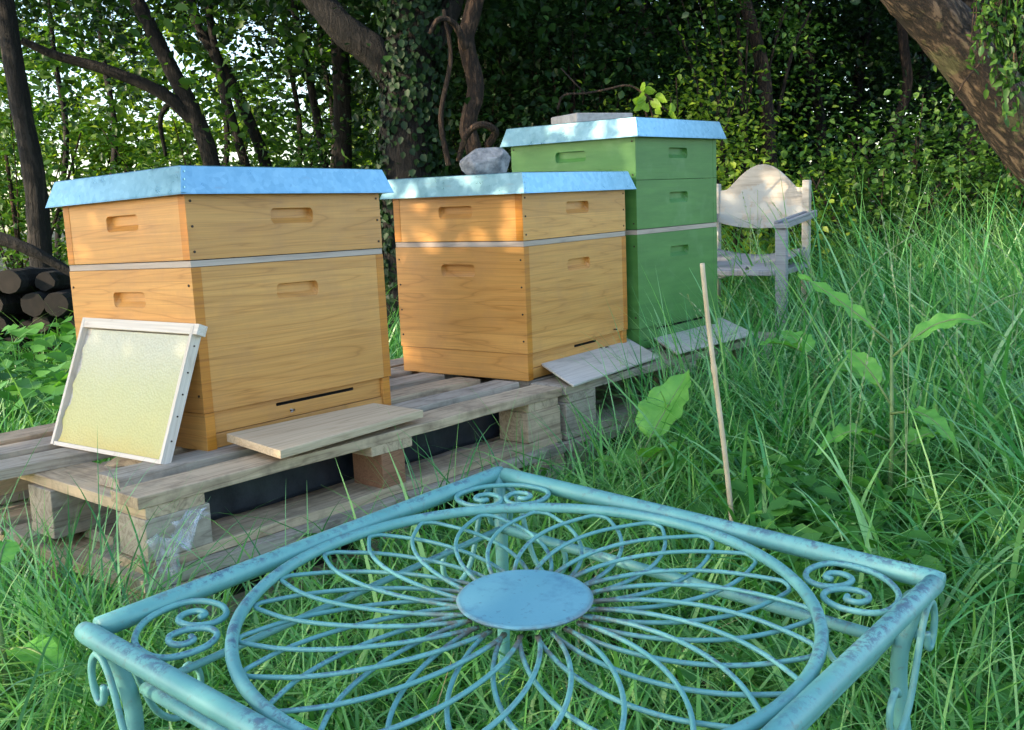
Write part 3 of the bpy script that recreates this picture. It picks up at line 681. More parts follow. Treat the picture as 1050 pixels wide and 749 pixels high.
# ------------------------------------------------------------------ bees
def bee(loc, rz, label, tilt=(0, 0)):
    bm = MB(); pts = [(-.0070, 0, .0), (-.0058, 0, .0003), (-.0035, 0, .0006), (-.0012, 0, .0006), (.0002, 0, .001), (.0018, 0, .0012), (.0033, 0, .0008), (.0042, 0, .0004), (.0055, 0, 0), (.0063, 0, -.0003)]
    bm.tube(pts, [.0003, .0013, .0021, .0019, .0011, .0021, .0020, .0010, .0015, .0005], 10)
    for s in (-1, 1):
        for k, x in enumerate((.0005, .0018, .0032)): bm.tube([(x, s*.0012, -.0004), (x+(k-1)*.002, s*.0034, .0006), (x+(k-1)*.003, s*.0048, -.0024)], .00022, 5)
    o = bm.build('honey_bee', M['bee'], smooth=True, loc=loc, rot=(tilt[0], tilt[1], rz)); tag(o, label, 'bee', 'honey bees at the entrances')
    for s in (-1, 1):
        wg = MB(); wg.add([(.0015, s*.0006, .0026), (-.002, s*.0042, .0030), (-.0065, s*.0046, .0030), (-.0070, s*.0028, .0029), (-.003, s*.0008, .0027)], [(0, 1, 2, 3, 4)]); wg.build('wing', M['wing'], o)
    return o
def onb(hv, x, y, z): return hv.matrix_world @ Vector((x, y, z))
bpy.context.view_layer.update()
bee(onb(h1, -.035, -d1/2+.010, .046), .6, 'honey bee on the front of the widest hive below its entrance slit', (R(80), 0))
bee(onb(h2, .060, -d2/2-.03, .047), 1.9, 'honey bee walking on the board at the low hive, left of the pair'); bee(onb(h2, .085, -d2/2-.035, .046), .4, 'honey bee walking on the board at the low hive, right of the pair')
bee(onb(h2, .185, -d2/2-.006, .085), 2.6, 'honey bee clinging to the front of the low hive near its right edge', (R(80), 0))

# ------------------------------------------------------------------ grass
def blades(P, H, Wd, az, bend, twist, segs=5, tipw=.12, start=None):
    n = len(P); t = np.linspace(0, 1, segs+1)[None, :, None]; a = np.maximum(bend, .05)[:, None, None]; st_ = (start if start is not None else np.zeros(n))[:, None, None]
    d = np.stack([np.cos(az), np.sin(az), np.zeros(n)], 1)[:, None, :]; up = np.array([0, 0, 1.])[None, None, :]
    # arc with start lean st_, total turn a
    ang = st_+a*t; c = H[:, None, None]/a*(np.cos(st_)-np.cos(ang)); s = H[:, None, None]/a*(np.sin(ang)-np.sin(st_))
    C = P[:, None, :]+d*c+up*s
    sa = az+np.pi/2+twist; S = np.stack([np.cos(sa), np.sin(sa), np.zeros(n)], 1)[:, None, :]
    wv = Wd[:, None, None]*(np.minimum(1, .55+2.2*t)*(1-t**2.2)+tipw*.3)*.5
    V = np.stack([C-S*wv, C+S*wv], 2).reshape(-1, 3)
    k = np.arange(segs)[None, :, None]*2+np.array([0, 1, 3, 2])[None, None, :]; Q = (np.arange(n)[:, None, None]*(segs+1)*2+k).reshape(-1, 4)
    return V, Q
def in_pallet(x, y, m=.0):
    dx, dy = x-pal0.x, y-pal0.y; u = dx*pu.x+dy*pu.y; v = dx*pv.x+dy*pv.y
    return (u > -.03-m) & (u < 2.45+m) & (v > -.03-m) & (v < .82+m)
def scatter(n, x0, x1, y0, y1, keep=None, clump=0, cs=.03):
    if clump:
        c = np.stack([rng.uniform(x0, x1, n//clump+1), rng.uniform(y0, y1, n//clump+1)], 1); P = c[rng.integers(0, len(c), n)]+rng.normal(size=(n, 2))*cs
    else: P = np.stack([rng.uniform(x0, x1, n), rng.uniform(y0, y1, n)], 1)
    k = ~in_pallet(P[:, 0], P[:, 1]) & (np.abs(P[:, 0]) < .62*P[:, 1]+.5)
    if keep is not None: k &= keep(P[:, 0], P[:, 1])
    P = P[k]; z = .02*np.sin(P[:, 0]*1.7+P[:, 1]*.9)+.015*np.sin(P[:, 0]*3.1-P[:, 1]*2.3)-.005
    return np.column_stack([P, z])
VV, QQ, base = [], [], 0
def addg(V, Q):
    global base
    VV.append(V); QQ.append(Q+base); base += len(V)
def right_side(x, y):    # tall meadow to the right of the pallets
    dx, dy = x-pal0.x, y-pal0.y; v = -dx*math.sin(PY)+dy*math.cos(PY); u = dx*math.cos(PY)+dy*math.sin(PY)
    return ((v < -.02) | (u > 2.4)) & (x > .28+.08*y)
# low grass everywhere
P = np.concatenate([scatter(44000, -3.5, 4, .8, 6.5, clump=16, cs=.035), scatter(34000, -1.3, 1.8, 1.05, 2.7, clump=16, cs=.035)])
n = len(P); far = np.clip((P[:, 1]-2)/4, 0, 1); H = rng.gamma(5, .034, n)*(1+.6*far)
under = (P[:, 1] < 2.1) & (P[:, 0] > -.45) & (P[:, 0] < .35)
H *= np.where(under, .85, 1.1)
fv = -(P[:, 0]-pal0.x)*math.sin(PY)+(P[:, 1]-pal0.y)*math.cos(PY); fu = (P[:, 0]-pal0.x)*math.cos(PY)+(P[:, 1]-pal0.y)*math.sin(PY)
H *= np.where((fv > -.22) & (fv < 0) & (fu > 0) & (fu < 1.3), .4, 1)
addg(*blades(P, H, rng.gamma(4, .00115, n).clip(.0022, .010)*(1+.5*far), rng.uniform(0, 2*np.pi, n), rng.uniform(.6, 2.9, n), rng.normal(size=n)*.5, 5, start=rng.uniform(0, .5, n)))
tag(np_mesh('grass', np.concatenate(VV), np.concatenate(QQ), M['grass']), kind='stuff')
# tall meadow grass
VV, QQ, base = [], [], 0
P = scatter(36000, .2, 5.5, 1.35, 7.5, keep=right_side, clump=10, cs=.04); n = len(P)
H = rng.normal(.53, .16, n)*np.clip(.52+.34*(P[:, 0]-.3)+.10*(P[:, 1]-1.5), .42, 1.25)
H = np.clip(H, .10, .95)*np.where((P[:, 0] > .30) & (P[:, 0] < 1.05*P[:, 1]/2.1) & (P[:, 1] < 2.3), .55, 1)
addg(*blades(P, H, rng.gamma(4, .0017, n).clip(.0032, .015), rng.normal(-2.6, 1.6, n), rng.gamma(4, .42, n).clip(.2, 3.0), rng.normal(size=n)*.6, 8, start=rng.uniform(0, .3, n)))
P = scatter(4200, .3, 4.5, 1.4, 6.5, keep=right_side, clump=4, cs=.03); n = len(P)
addg(*blades(P, rng.uniform(.35, .80, n)*np.clip(.55+.3*P[:, 0], .5, 1.1), rng.uniform(.007, .013, n), rng.normal(-2.6, 1.5, n), rng.uniform(.8, 2.7, n), rng.normal(size=n)*.5, 9, start=rng.uniform(0, .25, n)))
# behind and left of pallets
P = scatter(9000, -4.5, .9, 2.6, 6.5, keep=lambda x, y: ~right_side(x, y) & ((y > 3.1+.5*(x+1)) | (x < -1.1)), clump=10, cs=.05); n = len(P)
addg(*blades(P, rng.uniform(.15, .34, n), rng.uniform(.004, .008, n), rng.uniform(0, 6.28, n), rng.uniform(.4, 2.0, n), rng.normal(size=n)*.5, 5))
# sprays in front of the pallets
for (cx, cy, nn_, hh) in [(-.77, 1.66, 110, .33), (-.66, 1.60, 25, .36), (-.45, 1.78, 25, .28), (-.40, 1.88, 16, .30), (-.18, 2.10, 45, .28), (-.12, 2.12, 20, .32), (.02, 2.36, 30, .26), (.28, 2.62, 80, .30), (.42, 2.80, 160, .42), (.52, 2.98, 160, .46), (.60, 3.1, 140, .44), (.78, 3.35, 160, .42), (-1.1, 1.9, 200, .24), (-.95, 1.75, 160, .24), (.15, 2.46, 60, .25)]:
    P = np.column_stack([rng.normal(cx, .05, nn_), rng.normal(cy, .04, nn_), np.zeros(nn_)]); P = P[~in_pallet(P[:, 0], P[:, 1], .01)]; n = len(P)
    addg(*blades(P, rng.normal(hh, .07, n).clip(.1, .6), rng.uniform(.0025, .006, n), rng.uniform(0, 6.28, n), rng.gamma(3, .4, n).clip(.1, 2.6), rng.normal(size=n)*.5, 7, start=rng.uniform(0, .25, n)))
tag(np_mesh('tall_grass', np.concatenate(VV), np.concatenate(QQ), M['grass_tall']), kind='stuff')
# dead straw in the sward
P = scatter(3500, -2, 2.5, 1.0, 4.5); n = len(P)
tag(np_mesh('dry_straw', *blades(P+[0, 0, .01], rng.uniform(.08, .25, n), rng.uniform(.0015, .0035, n), rng.uniform(0, 6.28, n), rng.uniform(.1, .6, n), rng.normal(size=n), 3, start=rng.uniform(.7, 1.45, n)), M['straw']), kind='stuff')
# small broad leaved weeds between the grass
def weeds(n, x0, x1, y0, y1, size, hmax, keep=None, per=7):
    P = scatter(n//per, x0, x1, y0, y1, keep); k = np.repeat(np.arange(len(P)), per); C = P[k].copy(); m_ = len(C)
    C[:, 2] += rng.uniform(.02, hmax, m_)*rng.random(len(P))[k]+.01; C[:, :2] += rng.normal(size=(m_, 2))*.025
    az = rng.uniform(0, 6.28, m_); D = np.stack([np.cos(az), np.sin(az), rng.normal(.1, .3, m_)], 1); Nn = nrm(rng.normal(size=(m_, 3))*.35+[0, 0, 1]); L = size*rng.uniform(.6, 1.3, m_)
    return leaf_arrays(C, D, Nn, L, L*.40)
a_ = weeds(15000, -3, 4, 1.0, 6, .036, .12); b_ = weeds(9000, .1, 1.1, 1.6, 3.0, .05, .22, keep=right_side)
V = np.concatenate([a_[0], b_[0]]); Q = np.concatenate([a_[1], b_[1]+len(a_[0])])
tag(np_mesh('ground_weeds', V, Q, M['herb']), kind='stuff')

# garlic mustard bed at the left, round leaves
P = scatter(2600, -4.2, -1.2, 3.2, 5.2, keep=lambda x, y: (x < -1.15-.12*(y-3))); n = len(P); az = rng.uniform(0, 6.28, n); C = P.copy(); C[:, 2] += rng.uniform(.06, .30, n)
D = np.stack([np.cos(az), np.sin(az), rng.normal(-.1, .25, n)], 1); L = rng.uniform(.045, .085, n)
Vh, Qh = leaf_arrays(C, D, nrm(rng.normal(size=(n, 3))*.3+[0, -.25, 1]), L, L*.62, fold=.1, droop=.2)
tag(np_mesh('leafy_ground_cover', Vh, Qh, M['herb']), kind='stuff')

# seed heads
sv = MB()
def seed_stalk(mb, base, az, H, bend, r=.0011, head=.16):
    pts = []; d = Vector((math.cos(az), math.sin(az), 0)); N_ = 22
    for i in range(N_+1):
        t = i/N_; an = bend*t*t; pts.append(base+Vector((0, 0, 1))*(H*math.sin(max(an, .01))/max(bend*t, .01) if t > 0 else 0)*1+d*(H*t*math.sin(an*.5)*1.0))
    mb.tube(pts, [r*(1-.5*i/N_) for i in range(N_+1)], 5)
    L = H; g = random
    for i in range(int(N_*(1-head/H*1.6)), N_):
        for q in range(3):
            p = pts[i].lerp(pts[i+1], g.random()); dr = (pts[i+1]-pts[i]).normalized(); o = Vector((g.uniform(-1, 1), g.uniform(-1, 1), g.uniform(-.3, .5))).normalized()
            e = (dr+o*.35).normalized(); s_ = e.cross(o).normalized()*.0022; l_ = g.uniform(.009, .014)
            mb.add([p, p+e*l_*.5+s_, p+e*l_, p+e*l_*.5-s_], [(0, 1, 2, 3)])
M['seed'] = leaf('grass_seed_head', (.16, .28, .12), (.28, .40, .20), (.46, .52, .36), .3, .5)
for k in range(50):
    x_ = random.uniform(.5, 2.6); y_ = random.uniform(1.7, 4.8)
    if not right_side(x_, y_) or in_pallet(np.float64(x_), np.float64(y_)): continue
    seed_stalk(sv, Vector((x_, y_, 0)), random.uniform(0, 6.28), random.uniform(.45, .8), random.uniform(.1, .9))
tag(sv.build('grass_seed_heads', M['seed']), kind='stuff')
big = MB(); seed_stalk(big, Vector((1.34, 2.1, 0)), 3.2, .86, .75, .0018, .42)
tag(big.build('grass_stalk', M['seed']), 'long pale seeding grass stalk arching over the meadow at the right', 'grass stalk')

# ------------------------------------------------------------------ dock and other single plants
def big_leaf(mb, base, D, L, W, droop=.5, wav=.006, ripple=9, roll=0.):
    D = Vector(D).normalized(); S = D.cross(Z).normalized(); n, m_ = 16, 8; Nn = S.cross(D).normalized(); S = (S*math.cos(roll)+Nn*math.sin(roll)).normalized(); Nn = S.cross(D).normalized(); vs = []
    for i in range(n+1):
        t = i/n; wv = W*math.sin(math.pi*min(1, t**.75*.98+.02))**.8*(1-.15*t)
        c = base+D*L*t-Z*(droop*L*t*t)
        for j in range(-m_//2, m_//2+1):
            u = j/(m_/2); vs.append(c+S*wv*u+Nn*(abs(u)*wv*.25+wav*math.sin(t*ripple*3+u*2)*abs(u)+.003*math.sin(t*40)*abs(u)*(1-abs(u))*2))
    k = m_+1; fs = [(i*k+j, i*k+j+1, (i+1)*k+j+1, (i+1)*k+j) for i in range(n) for j in range(m_)]
    mb.add(vs, fs)
def leaf_plant(name, label, cat, loc, leaves, stem_h=0, mat='dock', group=None):
    t = thing(name, label, cat, loc, group=group)
    for lf_ in leaves:
        z0, az, el, L, W, dr, wav = lf_[:7]; mb = MB(); d = Vector((math.cos(R(az))*math.cos(R(el)), math.sin(R(az))*math.cos(R(el)), math.sin(R(el))))
        p = Vector((0, 0, z0)); big_leaf(mb, p+d*.05, d, L, W, dr, wav, roll=R(lf_[7]) if len(lf_) > 7 else 0); rib = [p]+[p+d*(.05+L*q/10)-Z*(dr*L*q*q/100) for q in range(10)]
        mb.tube(rib, [.0030]+[.0028-.00022*q for q in range(10)], 6, mi=1)
        mb.build('leaf', [M[mat], M['stem']], t, smooth=True)
    if stem_h: MB().tube([(0, 0, -.02), (.004, 0, stem_h*.5), (.0, .004, stem_h)], [.006, .005, .003], 8).build('stem', M['stem'], t, smooth=True)
    return t
leaf_plant('dock_plant', 'big broad dock leaf standing up beside the right end of the pallets', 'dock plant', (.30, 2.42, .0), [(.16, 35, 50, .21, .078, .05, .006), (.13, -60, 40, .12, .055, .3, .004), (.10, -20, 30, .13, .05, .4, .004), (.09, 90, 35, .13, .05, .4, .004), (.07, -110, 25, .12, .045, .4, .004), (.1, 150, 30, .12, .04, .5, .004)], .2)
leaf_plant('dock_plant', 'dock plant with long arching wavy leaves among the tall grass', 'dock plant', (.80, 2.15, 0), [(.45, 158, 42, .21, .019, .12, .007, 40), (.42, -4, 42, .27, .021, .68, .009, -45), (.30, -70, 15, .15, .028, .6, .006), (.32, 120, 50, .14, .026, .3, .005, 30), (.24, 200, 25, .16, .036, .6, .007), (.20, 20, 30, .15, .036, .5, .007)], .48)
leaf_plant('dock_plant', 'round leaved dock low in the grass left of the arching dock', 'dock plant', (.86, 2.9, 0), [(.30, 200, 30, .16, .05, .3, .005), (.28, 110, 40, .15, .05, .3, .005), (.26, 300, 20, .16, .05, .5, .005)], .3)
leaf_plant('nettle_plant', 'leafy green weed at the left below the pallets corner', 'weed', (-.80, 1.50, 0), [(.16, 200, 20, .09, .035, .5, .004), (.18, 280, 25, .09, .035, .5, .004), (.13, 330, 15, .10, .04, .5, .004), (.22, 100, 40, .07, .03, .3, .004), (.10, 240, 10, .1, .04, .4, .003)], .22, 'herbsmooth' if 'herbsmooth' in M else 'dock')

# ------------------------------------------------------------------ trees behind
def tree(name, label, pts, rad, mat='bark', crown=None, limbs=(), cat='tree', group=None, nseg=12):
    """pts: trunk centre line, from the ground up; crown: list of (centre, radii, leaves, size, material)"""
    b = Vector(pts[0]); root = thing(name, label, cat, (b.x, b.y, 0), group=group); o_ = Vector((b.x, b.y, 0))
    mb = MB(); pp = smooth_path([Vector(p)-o_ for p in pts], 6); N_ = len(pp); rr = [rad[0]+(rad[1]-rad[0])*i/(N_-1) for i in range(N_)]; rr[0] *= 1.35; rr[1] *= 1.15
    mb.tube(pp, rr, nseg, noise=.06)
    for (lp, r0, r1) in limbs:
        q = smooth_path([Vector(p)-o_ for p in lp], 6); mb.tube(q, [r0+(r1-r0)*i/(len(q)-1) for i in range(len(q))], 8, noise=.06)
    mb.build('trunk', M[mat], root, smooth=True)
    VV, QQ = {}, {}
    for (c, rd, n, sz, mt) in crown or ():
        n = int(n*1.55) if mt == 'leaf_shaded' else n
        V, Q = cloud_arrays(n, rd, sz, clumps=max(12, n//60), spread=.17 if mt != 'leaf_shaded' else .2); V = V+np.array(Vector(c)-o_); VV.setdefault(mt, []).append(V); QQ.setdefault(mt, []).append(Q)
    for mt in VV:
        off = 0; qs = []
        for V, Q in zip(VV[mt], QQ[mt]): qs.append(Q+off); off += len(V)
        np_mesh('crown', np.concatenate(VV[mt]), np.concatenate(qs), M[mt], root)
    return root
def gr(p): return Vector((p.x, p.y, -.05))
def tw(*pp, y):   # trunk line from measured pixels, bottom first, run on to the ground and up out of sight
    P = [at(a, b, y) for a, b in pp]; d = (P[0]-P[1]); lo = P[0]+d*(P[0].z/max(.2, abs(d.z)))*.6 if P[0].z > .1 else P[0]
    lo = Vector((lo.x, y, -.05)); d2 = (P[-1]-P[-2]).normalized(); return [lo]+P+[P[-1]+d2*1.2, P[-1]+d2*2.6+Vector((0, 0, .5))]
# left group
tree('tree', 'slender grey trunk nearest the left edge of the picture', tw((42, 262), (36, 190), (20, 100), (4, 0), y=6.0), (.068, .045), 'bark', [((-3.2, 6.4, 3.0), (1.3, 1.2, 1.2), 2600, .058, 'leaf_shaded')])
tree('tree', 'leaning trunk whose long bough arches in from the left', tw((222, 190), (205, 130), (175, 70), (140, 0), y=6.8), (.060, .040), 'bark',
     [((-2.3, 7.2, 3.1), (1.4, 1.1, 1.3), 3600, .058, 'leaf_shaded'), ((-2.2, 7.0, 1.75), (1.1, .7, .55), 900, .07, 'leaf_mid')],
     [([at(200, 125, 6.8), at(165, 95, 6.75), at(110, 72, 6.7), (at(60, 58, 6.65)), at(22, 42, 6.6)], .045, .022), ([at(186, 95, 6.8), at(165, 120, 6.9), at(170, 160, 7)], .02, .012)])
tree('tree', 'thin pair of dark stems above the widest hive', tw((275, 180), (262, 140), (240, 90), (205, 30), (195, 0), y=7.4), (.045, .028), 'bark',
     [((-1.7, 7.6, 3.2), (1.2, 1.0, 1.2), 2600, .058, 'leaf_shaded')], [([at(255, 180, 7.3), at(240, 130, 7.3), at(228, 80, 7.3), at(215, 20, 7.3), at(210, -40, 7.3)], .035, .02)])
tree('tree', 'thin upright dark stem right of the pair of stems', tw((335, 190), (325, 120), (308, 40), (300, 0), y=7.8), (.035, .022), 'bark', [((-1.3, 8.2, 3.2), (1.0, 1.0, 1.1), 2000, .058, 'leaf_shaded')])
tree('tree', 'dark straight trunk left of the ivy covered trunk', tw((352, 200), (351, 120), (348, 40), (340, 0), y=7.2), (.065, .05), 'bark', [((-1.0, 7.6, 3.4), (1.3, 1.0, 1.3), 3200, .058, 'leaf_shaded'), ((-.9, 7.9, 1.9), (.7, .6, .6), 900, .07, 'leaf_shaded')])
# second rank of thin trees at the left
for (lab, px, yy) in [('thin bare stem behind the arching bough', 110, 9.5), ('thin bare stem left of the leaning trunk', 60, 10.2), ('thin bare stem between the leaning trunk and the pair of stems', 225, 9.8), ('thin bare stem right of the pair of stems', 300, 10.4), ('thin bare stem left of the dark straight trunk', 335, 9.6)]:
    tree('tree', lab, tw((px, 230), (px+8, 140), (px-4, 60), (px-10, 0), y=yy), (.03, .02), 'bark', [((at(px, 0, yy).x, yy, 3.4), (1.4, .9, 1.0), 3000, .06, 'leaf_shaded'), ((at(px, 0, yy).x, yy+.2, 2.3), (1.2, .7, .7), 450, .06, 'leaf_shaded')])
# ivy trunk
iv = tree('tree', 'thick ivy covered trunk with a heavy limb rising to the left', tw((418, 200), (416, 120), (420, 60), (428, 0), y=5.8), (.155, .13), 'bark',
     [((-.5, 6.1, 3.3), (1.6, 1.2, 1.2), 5200, .062, 'leaf_shaded'), ((-.35, 6.3, 2.2), (1.0, .5, .45), 2600, .06, 'leaf_shaded')],
     [([at(410, 90, 5.8), at(385, 55, 5.75), at(350, 28, 5.7), at(318, -10, 5.7), at(270, -60, 5.7)], .10, .07), ([at(430, 60, 5.8), at(455, 25, 5.8), at(475, -30, 5.8)], .07, .05)])
b0 = iv.location
n = 6800; hz = rng.uniform(.1, 2.6, n); az = rng.uniform(0, 6.28, n); rr_ = .155+rng.random(n)**3*.08
ctr = np.column_stack([np.interp(hz, [0, .8, 1.3, 2.2], [at(418, 200, 5.8).x, at(418, 200, 5.8).x, at(418, 60, 5.8).x, at(430, 0, 5.8).x]), np.full(n, 5.8)])
C = np.column_stack([ctr[:, 0]+rr_*np.cos(az), ctr[:, 1]+rr_*np.sin(az), hz])-np.array([b0.x, b0.y, 0]); Nn = np.column_stack([np.cos(az), np.sin(az), rng.normal(.2, .3, n)]); D = nrm(rng.normal(size=(n, 3))*.5+[0, 0, -1])
L = rng.uniform(.022, .052, n); V, Q = leaf_arrays(C, D, nrm(Nn+rng.normal(size=(n, 3))*.3), L, L*.45); kk = rng.random(n) < .8; kk &= ~((hz < 1.25) & (az > 4.2) & (az < 5.4) & (rng.random(n) < .7))
Vr = V.reshape(-1, 6, 3)[kk].reshape(-1, 3); m_ = int(kk.sum()); i = np.arange(m_)[:, None]*6; Q = np.concatenate([i+np.array([[0, 3, 2, 1]]), i+np.array([[0, 5, 4, 3]])], 0)
np_mesh('ivy', Vr, Q, M['leaf_ivy'], iv)
# twisted reddish stems right of the ivy
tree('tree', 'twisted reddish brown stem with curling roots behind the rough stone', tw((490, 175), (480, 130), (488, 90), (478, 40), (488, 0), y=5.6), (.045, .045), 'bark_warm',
     [((0, 6.0, 2.6), (1.0, .7, .7), 2200, .058, 'leaf_shaded')],
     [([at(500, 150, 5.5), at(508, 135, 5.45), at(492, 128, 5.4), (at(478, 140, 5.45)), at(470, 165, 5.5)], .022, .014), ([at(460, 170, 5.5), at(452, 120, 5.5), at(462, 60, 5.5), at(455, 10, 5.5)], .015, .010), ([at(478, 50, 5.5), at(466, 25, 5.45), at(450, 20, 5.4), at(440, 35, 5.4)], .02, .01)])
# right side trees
tree('tree', 'brown sunlit stem standing behind the green hive', tw((786, 110), (780, 60), (766, 10), (758, -20), y=6.6), (.045, .035), 'bark_warm', [((1.6, 7.0, 3.2), (1.5, 1.1, 1.1), 4200, .058, 'leaf_shaded'), ((1.4, 7.2, 1.9), (1.0, .6, .6), 900, .055, 'leaf_mid')])
tree('tree', 'thin leaning stem catching light left of the leaning trunk', tw((905, 200), (912, 150), (930, 90), (925, 30), y=7.0), (.035, .03), 'bark_warm', [((2.6, 7.4, 3.0), (1.4, 1.1, 1.1), 4000, .058, 'leaf_shaded')])
tree('tree', 'dark trunk in deep shade behind the meadow under the leaning trunk', tw((1003, 210), (1000, 160), (1004, 110), (1002, 60), y=6.8), (.13, .10), 'bark', [((3.5, 7.6, 3.2), (1.6, 1.2, 1.3), 4200, .062, 'leaf_shaded')])
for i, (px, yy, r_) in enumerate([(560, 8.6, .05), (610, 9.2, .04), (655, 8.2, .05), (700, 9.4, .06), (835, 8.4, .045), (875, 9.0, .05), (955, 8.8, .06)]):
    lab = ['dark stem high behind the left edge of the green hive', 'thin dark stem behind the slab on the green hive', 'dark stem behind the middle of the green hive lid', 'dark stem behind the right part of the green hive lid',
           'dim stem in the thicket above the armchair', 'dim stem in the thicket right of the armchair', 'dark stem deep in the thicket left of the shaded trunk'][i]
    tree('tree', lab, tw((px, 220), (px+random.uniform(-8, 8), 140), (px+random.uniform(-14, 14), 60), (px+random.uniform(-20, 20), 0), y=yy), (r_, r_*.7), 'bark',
         [((at(px, 0, yy).x, yy+.4, 3.3), (1.3, 1.0, 1.3), 2600, .066, 'leaf_shaded'), ((at(px, 0, yy).x, yy+.3, 1.6), (1.0, .6, 1.0), 2600, .058, 'leaf_shaded')])
# shrubs: foliage down to the ground
def shrub(label, c, rd, n, sz, mt, group=None):
    pts = [(c[0], c[1], -.05), (c[0]+.03, c[1], c[2]*.6), (c[0], c[1]+.03, c[2]*1.1+rd[2]*.3)]
    tws = []
    for k in range(7):
        a_ = random.uniform(0, 6.28); q = random.uniform(.3, .9); b_ = (c[0]+random.uniform(-.15, .15), c[1]+random.uniform(-.1, .1), 0)
        tws.append(([b_, (c[0]+rd[0]*q*.5*math.cos(a_), c[1]-abs(rd[1]*q*.5*math.sin(a_)), c[2]*.9), (c[0]+rd[0]*q*math.cos(a_), c[1]-abs(rd[1]*q*math.sin(a_))-.05, c[2]+rd[2]*random.uniform(.4, 1.0))], random.uniform(.006, .012), .003))
    if sz < .1: n, sz = int(n*1.7), sz*.74
    return tree('shrub', label, pts, (.03, .012), 'bark_warm' if sz < .1 else 'bark', [(c, rd, n, sz, mt)], tws+[([(c[0], c[1], .1), (c[0]+rd[0]*.4, c[1], c[2]), (c[0]+rd[0]*.6, c[1], c[2]+rd[2]*.5)], .016, .006), ([(c[0], c[1], .1), (c[0]-rd[0]*.4, c[1]-.1, c[2]), (c[0]-rd[0]*.6, c[1], c[2]+rd[2]*.5)], .016, .006)], 'shrub', group, 8)
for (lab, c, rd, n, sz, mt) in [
    ('bright leafy shrub filling the gap right of the green hive', (1.05, 6.0, .9), (.40, .35, .70), 2200, .045, 'leaf_sunlit'),
    ('yellow green leafy shrub behind the back of the armchair', (1.25, 5.5, .45), (.5, .4, .42), 2600, .05, 'leaf_sunlit'),
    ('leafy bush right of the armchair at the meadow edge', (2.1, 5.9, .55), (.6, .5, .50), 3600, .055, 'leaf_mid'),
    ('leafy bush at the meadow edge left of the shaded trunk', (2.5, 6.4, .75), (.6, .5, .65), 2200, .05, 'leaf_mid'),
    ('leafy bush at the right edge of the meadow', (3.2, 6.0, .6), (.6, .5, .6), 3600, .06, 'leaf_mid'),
    ('tall dark thicket bush behind the leaning trunk', (3.7, 7.2, 1.4), (.9, .7, 1.3), 5600, .07, 'leaf_shaded'),
    ('dense dark shrub behind the green hive', (.45, 6.9, 1.2), (.8, .6, 1.1), 5200, .065, 'leaf_shaded'),
    ('dense dark shrub between the low hive and the green hive', (-.15, 7.2, 1.1), (.8, .6, 1.1), 5200, .065, 'leaf_shaded'),
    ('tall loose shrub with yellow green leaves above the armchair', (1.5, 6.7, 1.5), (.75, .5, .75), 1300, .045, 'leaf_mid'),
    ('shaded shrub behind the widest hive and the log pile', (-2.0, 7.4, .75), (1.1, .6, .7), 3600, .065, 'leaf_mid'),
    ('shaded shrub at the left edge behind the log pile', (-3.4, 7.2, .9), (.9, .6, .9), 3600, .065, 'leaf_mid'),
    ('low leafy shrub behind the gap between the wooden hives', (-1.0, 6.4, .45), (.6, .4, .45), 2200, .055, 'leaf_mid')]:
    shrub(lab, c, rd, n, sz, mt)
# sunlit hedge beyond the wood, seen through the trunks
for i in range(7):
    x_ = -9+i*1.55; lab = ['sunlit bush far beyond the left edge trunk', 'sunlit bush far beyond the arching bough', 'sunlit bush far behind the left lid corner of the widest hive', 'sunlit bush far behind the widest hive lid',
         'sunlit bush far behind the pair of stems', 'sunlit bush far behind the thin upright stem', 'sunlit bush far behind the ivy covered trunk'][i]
    shrub(lab, (x_, 15+random.uniform(-1, 1), 1.7+random.uniform(-.2, .5)), (1.4, .8, 2.0+random.uniform(-.3, .3)), 5200, .12, 'leaf_sunlit')
# deep wood further back on the right
dw = []
VV, QQ, base = [], [], 0
for i in range(16):
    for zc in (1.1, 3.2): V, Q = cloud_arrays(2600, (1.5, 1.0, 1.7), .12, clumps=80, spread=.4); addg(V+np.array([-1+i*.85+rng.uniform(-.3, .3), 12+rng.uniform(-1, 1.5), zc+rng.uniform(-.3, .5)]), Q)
tag(np_mesh('distant_wood', np.concatenate(VV), np.concatenate(QQ), M['leaf_shaded']), kind='stuff')

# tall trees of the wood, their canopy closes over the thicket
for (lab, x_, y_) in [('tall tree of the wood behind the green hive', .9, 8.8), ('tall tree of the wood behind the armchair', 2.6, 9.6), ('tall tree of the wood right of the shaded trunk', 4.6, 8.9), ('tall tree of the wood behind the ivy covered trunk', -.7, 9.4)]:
    tree('tree', lab, [(x_, y_, -.05), (x_+.1, y_, 2), (x_, y_+.1, 4.6)], (.11, .08), 'bark', [((x_, y_-.6, 5.2), (2.0, 2.6, .9), 3000, .16, 'leaf_shaded')])
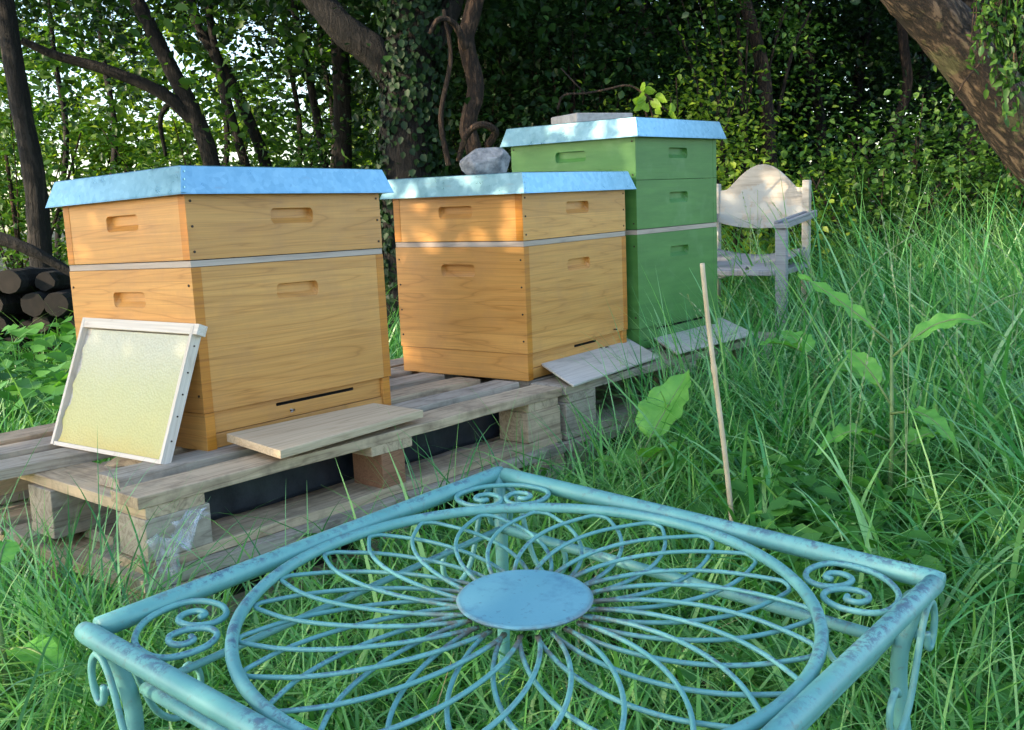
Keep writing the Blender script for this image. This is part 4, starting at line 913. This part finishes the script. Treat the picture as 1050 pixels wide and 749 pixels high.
# leaning willow trunk at the right
wl = tree('willow_tree', 'thick leaning trunk crossing the upper right corner with mossy bark', [Vector((3.25, 4.7, -.1)), Vector((2.9, 4.65, .35)), at(1068, 165, 4.5), at(1018, 95, 4.4), at(970, 30, 4.3), at(915, -30, 4.2), at(840, -110, 4.1), at(740, -230, 4.0)], (.132, .092), 'bark_willow',
     [((1.0, 4.2, 3.2), (1.2, 1.0, .6), 1500, .07, 'leaf_mid')], nseg=20)
hl = []; VV, QQ, base = [], [], 0
for k in range(26):
    s0 = at(random.uniform(1000, 1075), random.uniform(-30, 20), 4.0); ln = random.uniform(.15, .42); m_ = int(ln*60)
    t_ = np.linspace(0, 1, m_); C = np.column_stack([s0.x+.03*np.sin(t_*4+k)+rng.normal(size=m_)*.012, s0.y+rng.normal(size=m_)*.02, s0.z-t_*ln]); D = nrm(rng.normal(size=(m_, 3))*.6+[0, 0, -.8]); L = rng.uniform(.025, .048, m_)
    V, Q = leaf_arrays(C, D, nrm(rng.normal(size=(m_, 3))+[0, -.5, .3]), L, L*.28); addg(V, Q)
    hl.append([s0, s0+Vector((.02*math.sin(k), 0, -ln*.5)), s0+Vector((.03*math.sin(4+k), 0, -ln))])
o_ = np_mesh('hanging_leaves', np.concatenate(VV)-np.array(wl.location), np.concatenate(QQ), M['leaf_mid'], wl)
tm = MB()
for q in hl: tm.tube([p-wl.location for p in q], [.003, .002, .001], 5)
tm.tube([p-wl.location for p in (at(1010, 60, 4.15), at(990, 82, 4.1), at(971, 113, 4.1))], [.005, .004, .002], 6)
tm.build('twigs', M['bark_warm'], wl)

# trees standing left of the hives: their crowns break up the low sun
for (lab, c, rd, n) in [('leafy tree left of the pallets whose crown shades the widest hive', (-4.0, .55, 2.75), (1.0, 1.25, 1.0), 7600),
                        ('leafy tree left of the wood edge whose crown shades the green hive', (-3.5, 2.6, 2.7), (1.0, 1.0, 1.0), 3800),
                        ('leafy tree left of the garden table whose crown shades it', (-4.2, -1.7, 2.8), (1.0, 1.1, 1.1), 5600),
                        ('tall leafy tree further left whose crown shades the meadow', (-6.0, -.6, 4.3), (1.8, 2.0, 1.2), 4600),
                        ('tall leafy tree further left whose crown shades the wood edge', (-5.6, 3.6, 4.1), (1.7, 1.8, 1.3), 6200)]:
    tree('tree', lab, [(c[0], c[1], -.05), (c[0]+.08, c[1], c[2]*.5), (c[0], c[1]+.05, c[2]+.3)], (.09, .05), 'bark', [(c, rd, n, .085, 'leaf_mid')])
# twig with bright leaves behind the green hive
tg = thing('leafy_twig', 'thin reddish twig with fresh yellow green leaves over the green hive lid', 'twig', tuple(at(640, 100, 4.3)))
o0 = tg.location; tp = [at(572, 112, 4.3), at(578, 98, 4.28), at(600, 96, 4.3), at(622, 92, 4.3), at(645, 88, 4.3), at(665, 100, 4.3), at(690, 118, 4.3)]
tb_ = MB(); tb_.tube([p-o0 for p in smooth_path(tp, 4)], .0045, 6); tb_.tube([p-o0 for p in (at(600, 96, 4.3), at(590, 86, 4.3), at(575, 70, 4.3))], .003, 6); tb_.build('stem', M['bark_warm'], tg, smooth=True)
lf = MB()
for k in range(11):
    p = at(662+random.uniform(-6, 30), 100+random.uniform(-8, 18), 4.3)-o0; az = random.uniform(0, 6.28); big_leaf(lf, p, (math.cos(az), -.5, math.sin(az)*.6-.2), random.uniform(.045, .07), .020, .2, .001, roll=R(random.uniform(40, 110)))
lf.build('leaves', leaf('fresh_leaf', (.26, .42, .04), (.32, .50, .06), (.38, .55, .08), .5), tg, smooth=True)

# log pile at the left
ordn = {5: ['leftmost', 'second', 'third', 'fourth', 'rightmost'], 4: ['leftmost', 'second', 'third', 'rightmost'], 3: ['leftmost', 'middle', 'rightmost']}
for row, (cnt, z_, nm) in enumerate([(5, .06, 'bottom row'), (4, .165, 'second row'), (5, .27, 'third row'), (4, .375, 'fourth row'), (3, .475, 'top row')]):
    for i in range(cnt):
        r_ = random.uniform(.042, .060); x_ = -2.37+(i-(cnt-1)/2)*.125+random.uniform(-.01, .01); mb = MB()
        pts = [(0, -.25+random.uniform(-.05, .05), 0), (0, -.1, 0), (.01, .1, 0), (0, .3, 0)]; mb.tube(pts, [r_*.96, r_*1.02, r_, r_], 12, noise=.09); mb.mi = [0]*len(mb.f); mb.mi[-2] = 1
        o = mb.build('log', [M['bark'], M['logend']], loc=(x_, 5.2, z_+random.uniform(-.008, .008)), rot=(random.uniform(-.05, .05), 0, random.uniform(-.15, .15)))
        tag(o, '%s log in the %s of the dark pile at the left edge' % (ordn[cnt][i], nm), 'log', 'logs in the pile at the left')
tag(MB().tube(smooth_path([at(-30, 235, 5.0), at(20, 252, 5.0), at(60, 272, 5.05), at(100, 300, 5.1), at(130, 340, 5.2)], 5), [.035*(1-i/30) for i in range(21)], 8, noise=.06).build('fallen_branch', M['bark'], smooth=True), 'long bare branch lying across the log pile at the left', 'branch')

print('objects', len(bpy.data.objects), 'polys', sum(len(m_.polygons) for m_ in bpy.data.meshes))
